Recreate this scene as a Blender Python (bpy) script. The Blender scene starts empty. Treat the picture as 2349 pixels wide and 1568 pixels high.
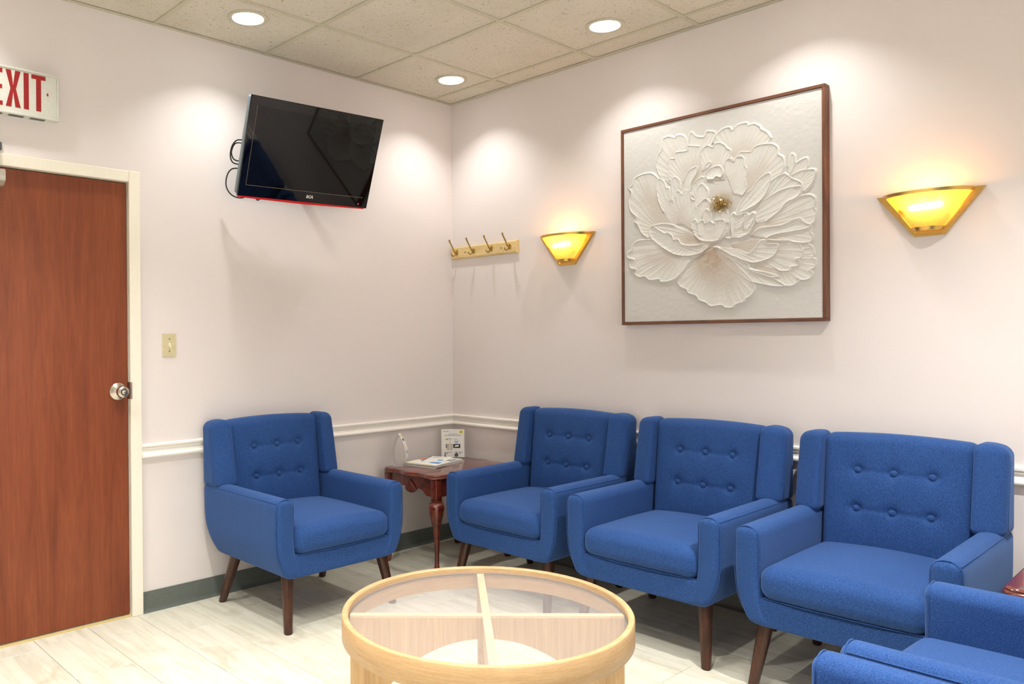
import bpy, bmesh, math, random
import numpy as np
from mathutils import Vector, Matrix
random.seed(7); rng = np.random.default_rng(7)
PI = math.pi
SC = bpy.context.scene
COL = SC.collection

# ------------------------------------------------------------------ camera
H = 2.8173                      # ceiling height
cam_d = bpy.data.cameras.new('camera'); cam = bpy.data.objects.new('camera', cam_d); COL.objects.link(cam)
YAW, PIT, ROL = 2.4006083, -0.0042815, -0.0069016
fw = Vector((math.cos(PIT)*math.cos(YAW), math.cos(PIT)*math.sin(YAW), math.sin(PIT)))
r0 = Vector((math.sin(YAW), -math.cos(YAW), 0)); u0 = r0.cross(fw)
rr = math.cos(ROL)*r0 + math.sin(ROL)*u0; uu = -math.sin(ROL)*r0 + math.cos(ROL)*u0
M = Matrix.Identity(4)
for i in range(3):
    M[i][0] = rr[i]; M[i][1] = uu[i]; M[i][2] = -fw[i]
M.translation = Vector((3.6684, -3.6054, 1.2982))
cam.matrix_world = M
cam_d.sensor_width = 36.0
cam_d.lens = 36.0*1802.12/2349.0
cam_d.shift_x = 201.02/2349.0
cam_d.clip_start = 0.02
SC.camera = cam

# ------------------------------------------------------------------ world, exposure
W = bpy.data.worlds.new('world'); SC.world = W; W.use_nodes = True
W.node_tree.nodes['Background'].inputs[0].default_value = (1.0, 0.97, 0.93, 1)
W.node_tree.nodes['Background'].inputs[1].default_value = 5.2
SC.view_settings.view_transform = 'Standard'
SC.view_settings.look = 'None'
SC.view_settings.gamma = 1.0
SC.view_settings.use_curve_mapping = False
SC.view_settings.exposure = 0.04
WALL_CAN_POWER = 8.6           # recessed lamps close to the walls, W
ROOM_CAN_POWER = 36.0           # recessed lamps in the open floor, W
SCONCE_POWER = 2.5
XR, YR = 5.2, 5.4               # room size

# ------------------------------------------------------------------ helpers
def link(o, parent=None):
    COL.objects.link(o)
    if parent is not None: o.parent = parent
    return o
def tag(o, label, cat, group=None):
    o['label'] = label; o['category'] = cat
    if group: o['group'] = group
    return o
def thing(name, label, cat, loc=(0,0,0), rotz=0.0, group=None):
    o = bpy.data.objects.new(name, None); COL.objects.link(o)
    o.location = loc; o.rotation_euler = (0,0,rotz); o.empty_display_size = 0.1
    return tag(o, label, cat, group)
def obj(name, src, mat, parent=None, smooth=False, kind=None, label=None, ang=None):
    """link one mesh object from a bmesh or a mesh"""
    if isinstance(src, bmesh.types.BMesh):
        bmesh.ops.recalc_face_normals(src, faces=src.faces[:])
        me = bpy.data.meshes.new(name)
        if ang is not None:
            for e in src.edges:
                if len(e.link_faces) == 2 and e.calc_face_angle(0) > math.radians(ang): e.smooth = False
            smooth = True
        for f in src.faces: f.smooth = smooth
        src.to_mesh(me); src.free()
    else: me = src
    if mat is not None and not me.materials: me.materials.append(mat)
    o = bpy.data.objects.new(name, me); link(o, parent)
    if kind: o['kind'] = kind
    if label: o['label'] = label
    return o
def dup(root, loc, rotz, label, group=None):
    r = root.copy(); COL.objects.link(r); r.location = loc; r.rotation_euler = (0,0,rotz)
    r['label'] = label
    if group: r['group'] = group
    for ch in [c for c in root.children]:
        c = ch.copy(); COL.objects.link(c); c.parent = r; c.matrix_parent_inverse = ch.matrix_parent_inverse.copy()
        for g in [k for k in ch.children]:
            d = g.copy(); COL.objects.link(d); d.parent = c; d.matrix_parent_inverse = g.matrix_parent_inverse.copy()
    return r
def B(): return bmesh.new()
def box(bm, x0, x1, y0, y1, z0, z1, fn=None):
    vs = [bm.verts.new(Vector(p) if fn is None else Vector(fn(*p))) for p in
          [(x0,y0,z0),(x1,y0,z0),(x1,y1,z0),(x0,y1,z0),(x0,y0,z1),(x1,y0,z1),(x1,y1,z1),(x0,y1,z1)]]
    for f in [(0,3,2,1),(4,5,6,7),(0,1,5,4),(1,2,6,5),(2,3,7,6),(3,0,4,7)]: bm.faces.new([vs[i] for i in f])
    return vs
def bbox(bm, x0, x1, y0, y1, z0, z1, b=0.002, seg=2):
    """bevelled box"""
    n = set(bm.edges)
    vs = box(bm, x0, x1, y0, y1, z0, z1)
    es = [e for e in bm.edges if e not in n]
    bmesh.ops.bevel(bm, geom=es, offset=b, segments=seg, profile=0.5, affect='EDGES')
def axis_coords(h, r, n, k=3):
    ang = [math.radians(45*i/k) for i in range(k, 0, -1)]
    left = [(-(h-r), -r*math.tan(a)) for a in ang]
    mid = [(-(h-r) + 2*(h-r)*i/n, 0.0) for i in range(n+1)]
    right = [((h-r), r*math.tan(a)) for a in reversed(ang)]
    return left + mid + right
def rbox(bm, c, h, r, n=(6,6,6), fn=None, k=3):
    """rounded box on a surface grid, optionally deformed by fn(x,y,z)->(x,y,z) in object space"""
    ax = [axis_coords(h[i], r, n[i], k) for i in range(3)]
    N = [len(a) for a in ax]; cache = {}
    def V(i,j,l):
        key = (i,j,l)
        if key in cache: return cache[key]
        inner = [ax[0][i][0], ax[1][j][0], ax[2][l][0]]
        d = [ax[0][i][1], ax[1][j][1], ax[2][l][1]]
        for t,(q,m) in enumerate(((i,N[0]),(j,N[1]),(l,N[2]))):
            if q == 0: d[t] = -r
            elif q == m-1: d[t] = r
        L = math.sqrt(sum(x*x for x in d)) or 1
        p = [c[t] + inner[t] + r*d[t]/L for t in range(3)]
        if fn: p = fn(*p)
        cache[key] = bm.verts.new(p); return cache[key]
    for i in range(N[0]-1):
        for j in range(N[1]-1):
            bm.faces.new((V(i,j,0),V(i,j+1,0),V(i+1,j+1,0),V(i+1,j,0)))
            bm.faces.new((V(i,j,N[2]-1),V(i+1,j,N[2]-1),V(i+1,j+1,N[2]-1),V(i,j+1,N[2]-1)))
    for i in range(N[0]-1):
        for l in range(N[2]-1):
            bm.faces.new((V(i,0,l),V(i+1,0,l),V(i+1,0,l+1),V(i,0,l+1)))
            bm.faces.new((V(i,N[1]-1,l),V(i,N[1]-1,l+1),V(i+1,N[1]-1,l+1),V(i+1,N[1]-1,l)))
    for j in range(N[1]-1):
        for l in range(N[2]-1):
            bm.faces.new((V(0,j,l),V(0,j,l+1),V(0,j+1,l+1),V(0,j+1,l)))
            bm.faces.new((V(N[0]-1,j,l),V(N[0]-1,j+1,l),V(N[0]-1,j+1,l+1),V(N[0]-1,j,l+1)))
def tube(bm, pts, r, seg=8, closed=False, flat=1.0):
    pts = [Vector(p) for p in pts]; n = len(pts)
    rad = r if isinstance(r,(list,tuple)) else [r]*n
    tang = []
    for i in range(n):
        a = pts[(i-1)%n] if (closed or i>0) else pts[i]; b = pts[(i+1)%n] if (closed or i<n-1) else pts[i]
        tang.append((b-a).normalized())
    up = Vector((0,0,1)) if abs(tang[0].z) < 0.9 else Vector((1,0,0))
    nrm = (up - tang[0]*up.dot(tang[0])).normalized(); rings = []
    for i in range(n):
        nrm = (nrm - tang[i]*nrm.dot(tang[i])).normalized(); bi = tang[i].cross(nrm)
        rings.append([bm.verts.new(pts[i] + rad[i]*(math.cos(2*PI*k/seg)*nrm + flat*math.sin(2*PI*k/seg)*bi)) for k in range(seg)])
    for i in range(n if closed else n-1):
        a, b = rings[i], rings[(i+1)%n]
        for k in range(seg): bm.faces.new((a[k], a[(k+1)%seg], b[(k+1)%seg], b[k]))
    if not closed:
        bm.faces.new(rings[0][::-1]); bm.faces.new(rings[-1])
def lathe(bm, prof, seg=32, c=(0,0,0), cap=True, arc=(0, 2*PI)):
    """prof [(r,z)...] about z"""
    full = abs(arc[1]-arc[0]-2*PI) < 1e-6; m = seg if full else seg+1
    rings = []
    for r, z in prof:
        if r < 1e-6: rings.append([bm.verts.new((c[0],c[1],c[2]+z))]*m)
        else: rings.append([bm.verts.new((c[0]+r*math.cos(arc[0]+(arc[1]-arc[0])*k/seg), c[1]+r*math.sin(arc[0]+(arc[1]-arc[0])*k/seg), c[2]+z)) for k in range(m)])
    for a, b in zip(rings, rings[1:]):
        for k in range(seg if not full else seg):
            k2 = (k+1) % m
            f = []
            for v in (a[k], a[k2], b[k2], b[k]):
                if v not in f: f.append(v)
            if len(f) > 2:
                try: bm.faces.new(f)
                except ValueError: pass
def prism(bm, poly, axis, a, b, fn=None):
    """extrude a 2-D polygon along an axis: axis 'x' -> (t,p,q), 'y' -> (p,t,q), 'z' -> (p,q,t)"""
    def P(p, t):
        q = {'x':(t,p[0],p[1]), 'y':(p[0],t,p[1]), 'z':(p[0],p[1],t)}[axis]
        return fn(*q) if fn else q
    v0 = [bm.verts.new(P(p,a)) for p in poly]; v1 = [bm.verts.new(P(p,b)) for p in poly]
    n = len(poly)
    bm.faces.new(v0[::-1]); bm.faces.new(v1)
    for i in range(n): bm.faces.new((v0[i], v0[(i+1)%n], v1[(i+1)%n], v1[i]))
def catmull(pts, n=6, closed=False):
    pts = [Vector(p) for p in pts]; m = len(pts); out = []
    rngm = m if closed else m-1
    for i in range(rngm):
        p0 = pts[(i-1)%m] if (closed or i>0) else pts[0]; p1 = pts[i]; p2 = pts[(i+1)%m]
        p3 = pts[(i+2)%m] if (closed or i+2<m) else pts[-1]
        for k in range(n):
            t = k/n
            out.append(0.5*((2*p1)+(p2-p0)*t+(2*p0-5*p1+4*p2-p3)*t*t+(3*p1-p0-3*p2+p3)*t**3))
    if not closed: out.append(pts[-1])
    return out
def text_mesh(s, size, ext=0.0, align='LEFT', shear=0.0, off=0.0):
    cu = bpy.data.curves.new('lettering','FONT'); cu.body = s; cu.size = size; cu.extrude = ext; cu.align_x = align
    cu.shear = shear; cu.offset = off; cu.resolution_u = 3
    o = bpy.data.objects.new('lettering', cu); COL.objects.link(o)
    bpy.context.view_layer.update()
    dg = bpy.context.evaluated_depsgraph_get()
    me = bpy.data.meshes.new_from_object(o.evaluated_get(dg))
    bpy.data.objects.remove(o); bpy.data.curves.remove(cu)
    return me
def merge_mesh(bm, me, mat4):
    n = len(bm.verts)
    bm.from_mesh(me); bm.verts.ensure_lookup_table()
    for v in bm.verts[n:]: v.co = mat4 @ v.co

# ------------------------------------------------------------------ materials
def s2l(c): return tuple((x/255/12.92 if x/255 <= 0.04045 else ((x/255+0.055)/1.055)**2.4) for x in c)
class NT:
    def __init__(s, name):
        s.m = bpy.data.materials.new(name); s.m.use_nodes = True; s.t = s.m.node_tree
        s.b = s.t.nodes['Principled BSDF']; s.out = s.t.nodes['Material Output']
    def n(s, typ, **kw):
        nd = s.t.nodes.new(typ)
        for k, v in kw.items():
            if k in nd.inputs: nd.inputs[k].default_value = v
            else: setattr(nd, k, v)
        return nd
    def l(s, a, b): s.t.links.new(a, b)
    def coord(s, scale=(1,1,1), kind='Object', rot=(0,0,0)):
        tc = s.n('ShaderNodeTexCoord'); mp = s.n('ShaderNodeMapping'); mp.inputs['Scale'].default_value = scale
        mp.inputs['Rotation'].default_value = rot
        s.l(tc.outputs[kind], mp.inputs[0]); return mp.outputs[0]
    def noise(s, vec, scale, detail=4, rough=0.5, dist=0.0):
        nz = s.n('ShaderNodeTexNoise'); nz.inputs['Scale'].default_value = scale; nz.inputs['Detail'].default_value = detail
        nz.inputs['Roughness'].default_value = rough; nz.inputs['Distortion'].default_value = dist
        s.l(vec, nz.inputs['Vector']); return nz.outputs['Fac']
    def ramp(s, fac, stops):
        r = s.n('ShaderNodeValToRGB'); e = r.color_ramp.elements
        while len(e) < len(stops): e.new(0.5)
        for i, (p, c) in enumerate(stops): e[i].position = p; e[i].color = (*c, 1)
        s.l(fac, r.inputs[0]); return r.outputs[0]
    def mix(s, fac, a, b, mode='MIX'):
        m = s.n('ShaderNodeMix', data_type='RGBA', blend_type=mode)
        for v, i in ((fac,0),(a,6),(b,7)):
            if isinstance(v, (int,float)): m.inputs[i].default_value = v
            elif isinstance(v, tuple): m.inputs[i].default_value = (*v, 1) if len(v)==3 else v
            else: s.l(v, m.inputs[i])
        return m.outputs[2]
    def bump(s, h, strength=0.2, dist=0.001):
        b = s.n('ShaderNodeBump'); b.inputs['Strength'].default_value = strength; b.inputs['Distance'].default_value = dist
        s.l(h, b.inputs['Height']); s.l(b.outputs[0], s.b.inputs['Normal'])
    def set(s, **kw):
        for k, v in kw.items():
            i = s.b.inputs[k.replace('_',' ')]
            if hasattr(v, 'is_linked') or hasattr(v, 'links'): s.l(v, i)
            elif isinstance(v, tuple): i.default_value = (*v, 1) if len(v)==3 else v
            else: i.default_value = v
        return s.m
def plain(name, rgb, rough=0.5, **kw):
    t = NT(name); t.set(Base_Color=s2l(rgb), Roughness=rough)
    v = t.coord(); nz = t.noise(v, 60, 3); t.set(Base_Color=t.mix(0.06, s2l(rgb), t.ramp(nz, [(0.3,(0,0,0)),(0.7,(1,1,1))]), 'OVERLAY'))
    return t.set(**kw)
MAT = {}
# painted drywall, fine orange peel
def wallmat(name, rgb):
    t = NT(name); v = t.coord()
    a = t.noise(v, 1.3, 3); b = t.noise(v, 190, 3)
    t.set(Base_Color=t.ramp(a, [(0.3, tuple(x*0.985 for x in s2l(rgb))), (0.7, s2l(rgb))]), Roughness=0.62)
    t.bump(b, 0.25, 0.0008); return t.m
MAT['wall'] = wallmat('painted_wall', (229,221,218))
MAT['white'] = plain('white_gloss_trim', (246,241,232), 0.35)
MAT['cream'] = plain('cream_frame_paint', (240,234,218), 0.4)
# acoustic tile with pits
t = NT('acoustic_tile'); v = t.coord(); n1 = t.noise(v, 78, 3, 0.6, 1.6); n2 = t.noise(v, 180, 2, 0.5, 0.8); n3 = t.noise(v, 3, 2)
fis = t.ramp(n1, [(0.33,(0.42,0.37,0.30)),(0.385,(1,1,1))])
fin = t.ramp(n2, [(0.28,(0.65,0.6,0.53)),(0.34,(1,1,1))])
basec = t.ramp(n3, [(0.3, s2l((208,201,184))),(0.7, s2l((216,209,194)))])
t.set(Base_Color=t.mix(1.0, t.mix(1.0, basec, fis, 'MULTIPLY'), fin, 'MULTIPLY'), Roughness=0.95)
t.bump(n1, 0.5, 0.002); MAT['tile'] = t.m
MAT['grid'] = plain('ceiling_grid_metal', (196,190,168), 0.5)
# floor planks: light bleached oak vinyl
t = NT('bleached_oak_plank'); oi = t.n('ShaderNodeObjectInfo'); 
tc = t.n('ShaderNodeTexCoord'); add = t.n('ShaderNodeVectorMath', operation='ADD'); rv = t.n('ShaderNodeVectorMath', operation='SCALE')
cx = t.n('ShaderNodeCombineXYZ'); t.l(oi.outputs['Random'], cx.inputs[0]); t.l(oi.outputs['Random'], cx.inputs[1]); t.l(oi.outputs['Random'], cx.inputs[2])
t.l(cx.outputs[0], rv.inputs[0]); rv.inputs['Scale'].default_value = 40.0
t.l(tc.outputs['Object'], add.inputs[0]); t.l(rv.outputs[0], add.inputs[1])
mp = t.n('ShaderNodeMapping'); mp.inputs['Scale'].default_value = (1.6, 16, 4); t.l(add.outputs[0], mp.inputs[0])
g1 = t.noise(mp.outputs[0], 1.6, 6, 0.6, 0.8)
mp2 = t.n('ShaderNodeMapping'); mp2.inputs['Scale'].default_value = (3, 4, 4); t.l(add.outputs[0], mp2.inputs[0]); g2 = t.noise(mp2.outputs[0], 1.4, 5, 0.6, 1.2)
mp3 = t.n('ShaderNodeMapping'); mp3.inputs['Scale'].default_value = (6, 90, 4); t.l(add.outputs[0], mp3.inputs[0]); g3 = t.noise(mp3.outputs[0], 2.0, 4, 0.6, 0.5)
c1 = t.ramp(g1, [(0.34, s2l((200,195,176))),(0.5, s2l((213,209,192))),(0.66, s2l((220,217,202)))])
c2 = t.ramp(g2, [(0.30,(0.86,0.84,0.80)),(0.45,(1,1,1))])
c3 = t.ramp(oi.outputs['Random'], [(0,(0.93,0.93,0.92)),(1,(1.0,1.0,1.0))])
t.set(Base_Color=t.mix(1.0, t.mix(1.0, c1, c2, 'MULTIPLY'), c3, 'MULTIPLY'), Roughness=0.42, Specular_IOR_Level=0.35)
t.bump(g3, 0.15, 0.0005); MAT['plank'] = t.m
MAT['joint'] = plain('floor_underlay', (150,142,120), 0.9)
# wood generic: grain runs along the stretched axis
def wood(name, c_dark, c_mid, c_light, scale=(14,14,1.2), rough=0.4, coat=0.0, base=1.5, spec=0.4, bump=0.08):
    t = NT(name); v = t.coord(scale); g = t.noise(v, base, 7, 0.62, 0.9)
    v2 = t.coord(tuple(x*6 for x in scale)); f = t.noise(v2, base*1.3, 3, 0.6)
    c = t.ramp(g, [(0.28, s2l(c_dark)),(0.5, s2l(c_mid)),(0.72, s2l(c_light))])
    fr = t.ramp(f, [(0.35,(0.82,0.80,0.78)),(0.6,(1,1,1))])
    t.set(Base_Color=t.mix(0.8, c, fr, 'MULTIPLY'), Roughness=rough, Coat_Weight=coat, Coat_Roughness=0.08, Specular_IOR_Level=spec)
    t.bump(f, bump, 0.0005); return t.m
MAT['door'] = wood('cherry_door_veneer', (112,52,27), (129,64,34), (141,75,42), (9,9,0.7), 0.38, 0.0)
MAT['cherry'] = wood('polished_cherry', (70,22,14), (100,36,22), (128,54,32), (10,2,10), 0.25, 0.8)
MAT['walnut'] = wood('dark_walnut_leg', (46,26,18), (66,38,26), (84,50,33), (30,30,3), 0.32, 0.2)
MAT['ash'] = wood('pale_ash_upright', (178,143,98), (193,160,115), (203,172,128), (30,30,1.0), 0.45)
MAT['ash_rim'] = wood('pale_ash_rim', (178,143,100), (191,157,113), (200,168,125), (6,6,110), 0.4)
MAT['ash_top'] = wood('pale_ash_rail', (214,184,138), (222,194,150), (230,204,164), (3,3,30), 0.45)
MAT['pine'] = wood('pale_maple_board', (214,184,120), (229,203,142), (238,215,160), (1.5,20,20), 0.3, 0.3)
MAT['frame'] = wood('brown_oak_frame', (84,50,34), (110,70,50), (132,88,64), (3,30,30), 0.5)
MAT['frame_v'] = wood('brown_oak_frame_upright', (84,50,34), (110,70,50), (132,88,64), (30,30,3), 0.5)
# woven blue upholstery
t = NT('blue_woven_fabric'); v = t.coord()
va = t.coord((1050,240,1050)); vb = t.coord((1050,1050,220)); vc = t.coord((260,1050,1050))
na = t.noise(va, 1.0, 2); nb = t.noise(vb, 1.0, 2); nc = t.noise(vc, 1.0, 2); nd = t.noise(v, 9, 3)
m1 = t.mix(0.5, na, nb); m1 = t.mix(0.4, m1, nc)
col = t.ramp(m1, [(0.37, s2l((20,42,88))),(0.5, s2l((34,67,122))),(0.63, s2l((64,104,162)))])
col = t.mix(0.25, col, t.ramp(nd, [(0.3,(0.7,0.75,0.8)),(0.7,(1,1,1))]), 'MULTIPLY')
t.set(Base_Color=col, Roughness=0.85, Specular_IOR_Level=0.2, Sheen_Weight=0.32, Sheen_Roughness=0.45, Sheen_Tint=s2l((150,185,245)))
t.bump(m1, 0.35, 0.0008); MAT['fabric'] = t.m
MAT['nickel'] = plain('satin_nickel', (200,192,180), 0.25, Metallic=1.0)
MAT['alu'] = plain('brushed_aluminium', (190,182,168), 0.38, Metallic=0.7)
MAT['brass'] = plain('polished_brass', (222,184,104), 0.3, Metallic=1.0)
MAT['brass_dark'] = plain('aged_brass', (176,146,84), 0.28, Metallic=1.0)
MAT['black_gloss'] = plain('piano_black', (6,6,7), 0.03, Specular_IOR_Level=0.5)
MAT['screen'] = plain('screen_glass', (8,8,8), 0.04, Specular_IOR_Level=0.38)
MAT['tvline'] = plain('screen_edge_line', (96,84,66), 0.4)
MAT['tvside'] = plain('silver_blue_plastic', (120,138,150), 0.35)
MAT['red'] = plain('red_plastic', (205,22,14), 0.3)
MAT['logo'] = plain('silver_print', (215,210,200), 0.3)
MAT['rubber'] = plain('black_rubber', (18,18,18), 0.5)
MAT['cove'] = plain('grey_vinyl_cove', (96,102,95), 0.35)
MAT['almond'] = plain('almond_plastic', (208,198,158), 0.35)
MAT['ivory'] = plain('ivory_plastic', (236,228,196), 0.3)
MAT['dark'] = plain('dark_slot', (30,26,22), 0.6)
MAT['signwhite'] = plain('off_white_steel', (214,214,204), 0.45)
MAT['signred'] = plain('exit_red', (150,16,16), 0.45)
MAT['vent'] = plain('grey_louvre', (150,148,138), 0.6)
MAT['paper'] = plain('white_paper', (238,236,230), 0.55)
MAT['ink'] = plain('grey_ink', (90,90,96), 0.6)
MAT['blackink'] = plain('black_ink', (22,20,26), 0.6)
MAT['yellow'] = plain('yellow_ink', (222,206,60), 0.6)
MAT['blue'] = plain('blue_ink', (70,140,200), 0.6)
MAT['orange'] = plain('orange_ink', (216,120,70), 0.6)
MAT['grey'] = plain('grey_plastic', (120,122,130), 0.4)
MAT['tan'] = plain('tan_threshold', (196,176,120), 0.4)
MAT['gold'] = plain('gold_leaf', (205,178,112), 0.22, Metallic=1.0)
MAT['reflector'] = plain('white_reflector', (245,245,245), 0.3)
t = NT('plaster_paint'); vc_ = t.n('ShaderNodeVertexColor', layer_name='tint'); v = t.coord(); f = t.noise(v, 220, 4, 0.6)
t.set(Base_Color=t.mix(0.05, vc_.outputs[0], t.ramp(f, [(0.3,(0,0,0)),(0.7,(1,1,1))]), 'OVERLAY'), Roughness=0.5); t.bump(f, 0.4, 0.0012); MAT['plaster'] = t.m
def glassy(name, tint, gloss=0.06, rough=0.02, haze=0.0):
    t = NT(name); t.t.nodes.remove(t.b)
    tr = t.n('ShaderNodeBsdfTransparent'); tr.inputs[0].default_value = (*tint,1)
    gl = t.n('ShaderNodeBsdfGlossy'); gl.inputs['Roughness'].default_value = rough
    fr = t.n('ShaderNodeFresnel'); fr.inputs[0].default_value = 1.5
    ge = t.n('ShaderNodeNewGeometry'); sb = t.n('ShaderNodeMath', operation='SUBTRACT'); sb.inputs[0].default_value = 1.0; t.l(ge.outputs['Backfacing'], sb.inputs[1])
    mu = t.n('ShaderNodeMath', operation='MULTIPLY'); t.l(fr.outputs[0], mu.inputs[0]); t.l(sb.outputs[0], mu.inputs[1])
    m = t.n('ShaderNodeMixShader'); t.l(mu.outputs[0], m.inputs[0]); t.l(tr.outputs[0], m.inputs[1]); t.l(gl.outputs[0], m.inputs[2])
    last = m.outputs[0]
    if haze:
        df = t.n('ShaderNodeBsdfDiffuse'); df.inputs[0].default_value = (0.85,0.8,0.78,1)
        m2 = t.n('ShaderNodeMixShader'); m2.inputs[0].default_value = haze
        t.l(last, m2.inputs[1]); t.l(df.outputs[0], m2.inputs[2]); last = m2.outputs[0]
    t.l(last, t.out.inputs[0]); return t.m
MAT['glass'] = glassy('table_glass', (0.96,0.95,0.95), haze=0.08)  # pale diffuse haze stands in for ceiling reflections on the glass
MAT['clear'] = glassy('fill_window_glass', (0.97,0.98,0.98))
MAT['acrylic'] = glassy('clear_acrylic', (0.97,0.97,0.97), haze=0.22)
t = NT('ribbed_amber_glass'); t.t.nodes.remove(t.b)
tr = t.n('ShaderNodeBsdfTransparent'); tr.inputs[0].default_value = (1.0,0.78,0.34,1)
tl = t.n('ShaderNodeBsdfTranslucent'); tl.inputs[0].default_value = (1.0,0.74,0.16,1)
gl = t.n('ShaderNodeBsdfGlossy'); gl.inputs['Roughness'].default_value = 0.12
m1_ = t.n('ShaderNodeMixShader'); m1_.inputs[0].default_value = 0.68; t.l(tr.outputs[0], m1_.inputs[1]); t.l(tl.outputs[0], m1_.inputs[2])
m2_ = t.n('ShaderNodeMixShader'); m2_.inputs[0].default_value = 0.08; t.l(m1_.outputs[0], m2_.inputs[1]); t.l(gl.outputs[0], m2_.inputs[2])
t.l(m2_.outputs[0], t.out.inputs[0]); MAT['shade'] = t.m
def emis(name, col, st):
    t = NT(name); t.t.nodes.remove(t.b); e = t.n('ShaderNodeEmission'); e.inputs[0].default_value = (*col,1); e.inputs[1].default_value = st
    t.l(e.outputs[0], t.out.inputs[0]); return t.m
MAT['lamp'] = emis('downlight_lamp', (1.0,0.97,0.92), 9.0)
MAT['bulb'] = emis('sconce_bulb', (1.0,0.86,0.6), 10.0)
MAT['led'] = emis('standby_led', (1.0,0.1,0.1), 1.2)
def arealight(name, loc, size, power, color, parent=None, shape='DISK', sy=None, rot=(0,0,0)):
    d = bpy.data.lights.new(name,'AREA'); d.shape = shape; d.size = size
    if sy: d.size_y = sy
    d.energy = power; d.color = color
    o = bpy.data.objects.new(name, d); link(o, parent); o.location = loc; o.rotation_euler = rot
    return o

# ================================================================== ROOM
def struct(name, bm, mat, **kw): return obj(name, bm, mat, kind='structure', **kw)
fl = B(); box(fl, -0.12, XR+0.12, -YR-0.12, 0.12, -0.06, -0.006)
floor = struct('floor', fl, MAT['joint'])
# planks, 0.2285 m wide, running along x
PW, PL = 0.2285, 1.22
meshes = {}
yb = -2.109
rows = [yb + PW*k for k in range(-15, 11)]
joint = {0: 0.355, -2: 0.534}
for ri, y0 in enumerate(rows):
    k = ri - 15
    if y0 >= -0.001 or y0 + PW <= -YR: continue
    ya, yz = max(y0, -YR), min(y0 + PW, 0.0)
    off = joint.get(k, (0.37*(k*k % 7) + 0.61*k) % PL)
    x = off - PL*math.ceil(off/PL)
    while x < XR:
        xa, xz = max(x, 0.0), min(x+PL, XR)
        if xz - xa > 0.01:
            key = (round(xz-xa,4), round(yz-ya,4))
            if key not in meshes:
                b = B(); g = 0.0008; c = 0.0012; hx, hy = key[0]/2-g, key[1]/2-g
                lo = [b.verts.new(p) for p in ((-hx,-hy,-0.006),(hx,-hy,-0.006),(hx,hy,-0.006),(-hx,hy,-0.006))]
                mi = [b.verts.new(p) for p in ((-hx,-hy,-c),(hx,-hy,-c),(hx,hy,-c),(-hx,hy,-c))]
                hi = [b.verts.new(p) for p in ((-hx+c,-hy+c,0),(hx-c,-hy+c,0),(hx-c,hy-c,0),(-hx+c,hy-c,0))]
                for a_, b_ in ((lo,mi),(mi,hi)):
                    for i in range(4): b.faces.new((a_[i],a_[(i+1)%4],b_[(i+1)%4],b_[i]))
                b.faces.new(hi)
                me = bpy.data.meshes.new('plank'); b.to_mesh(me); b.free(); me.materials.append(MAT['plank']); meshes[key] = me
            o = bpy.data.objects.new('plank', meshes[key]); link(o, floor); o.location = ((xa+xz)/2, (ya+yz)/2, 0)
        x += PL

# walls (left wall has the door opening)
DY0, DY1, DZ = -2.136, -3.050, 2.042          # door opening
b = B(); box(b, -0.12, 0, DY0, 0.12, -0.006, H+0.25); box(b, -0.12, 0, DY1, DY0, DZ, H+0.25); box(b, -0.12, 0, -YR-0.12, DY1, -0.006, H+0.25)
struct('wall_left', b, MAT['wall'])
b = B(); box(b, 0, XR+0.12, 0, 0.12, -0.006, H+0.25); struct('wall_right', b, MAT['wall'])
WY0, WY1, WZ0, WZ1 = -4.4, -1.4, 0.85, 2.15      # unseen window added behind the camera to brighten the lower walls
b = B(); box(b, XR, XR+0.12, WY1, 0, -0.006, H+0.25); box(b, XR, XR+0.12, -YR-0.12, WY0, -0.006, H+0.25)
box(b, XR, XR+0.12, WY0, WY1, -0.006, WZ0); box(b, XR, XR+0.12, WY0, WY1, WZ1, H+0.25); struct('wall_back', b, MAT['wall'])
b = B()
for (c0,c1,e0,e1) in ((WY0,WY1,WZ0,WZ0+0.05),(WY0,WY1,WZ1-0.05,WZ1),(WY0,WY0+0.05,WZ0+0.05,WZ1-0.05),(WY1-0.05,WY1,WZ0+0.05,WZ1-0.05),(-2.92,-2.88,WZ0+0.05,WZ1-0.05)): bbox(b, XR+0.03, XR+0.08, c0, c1, e0, e1, 0.003, 1)
fill_win = struct('fill_window_1', b, MAT['white'])
for c0, c1 in ((WY0+0.05,-2.92),(-2.88,WY1-0.05)):
    b = B(); box(b, XR+0.052, XR+0.056, c0, c1, WZ0+0.05, WZ1-0.05); obj('pane', b, MAT['clear'], fill_win)
pl_ = arealight('fill_window_portal', (XR+0.10, (WY0+WY1)/2, (WZ0+WZ1)/2), WZ1-WZ0, 0.0, (1,1,1), None, 'RECTANGLE', WY1-WY0, (0, PI/2, 0))
pl_.data.cycles.is_portal = True
b = B(); box(b, 0, XR, -YR-0.12, -YR, -0.006, H+0.25); struct('wall_front', b, MAT['wall'])

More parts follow.
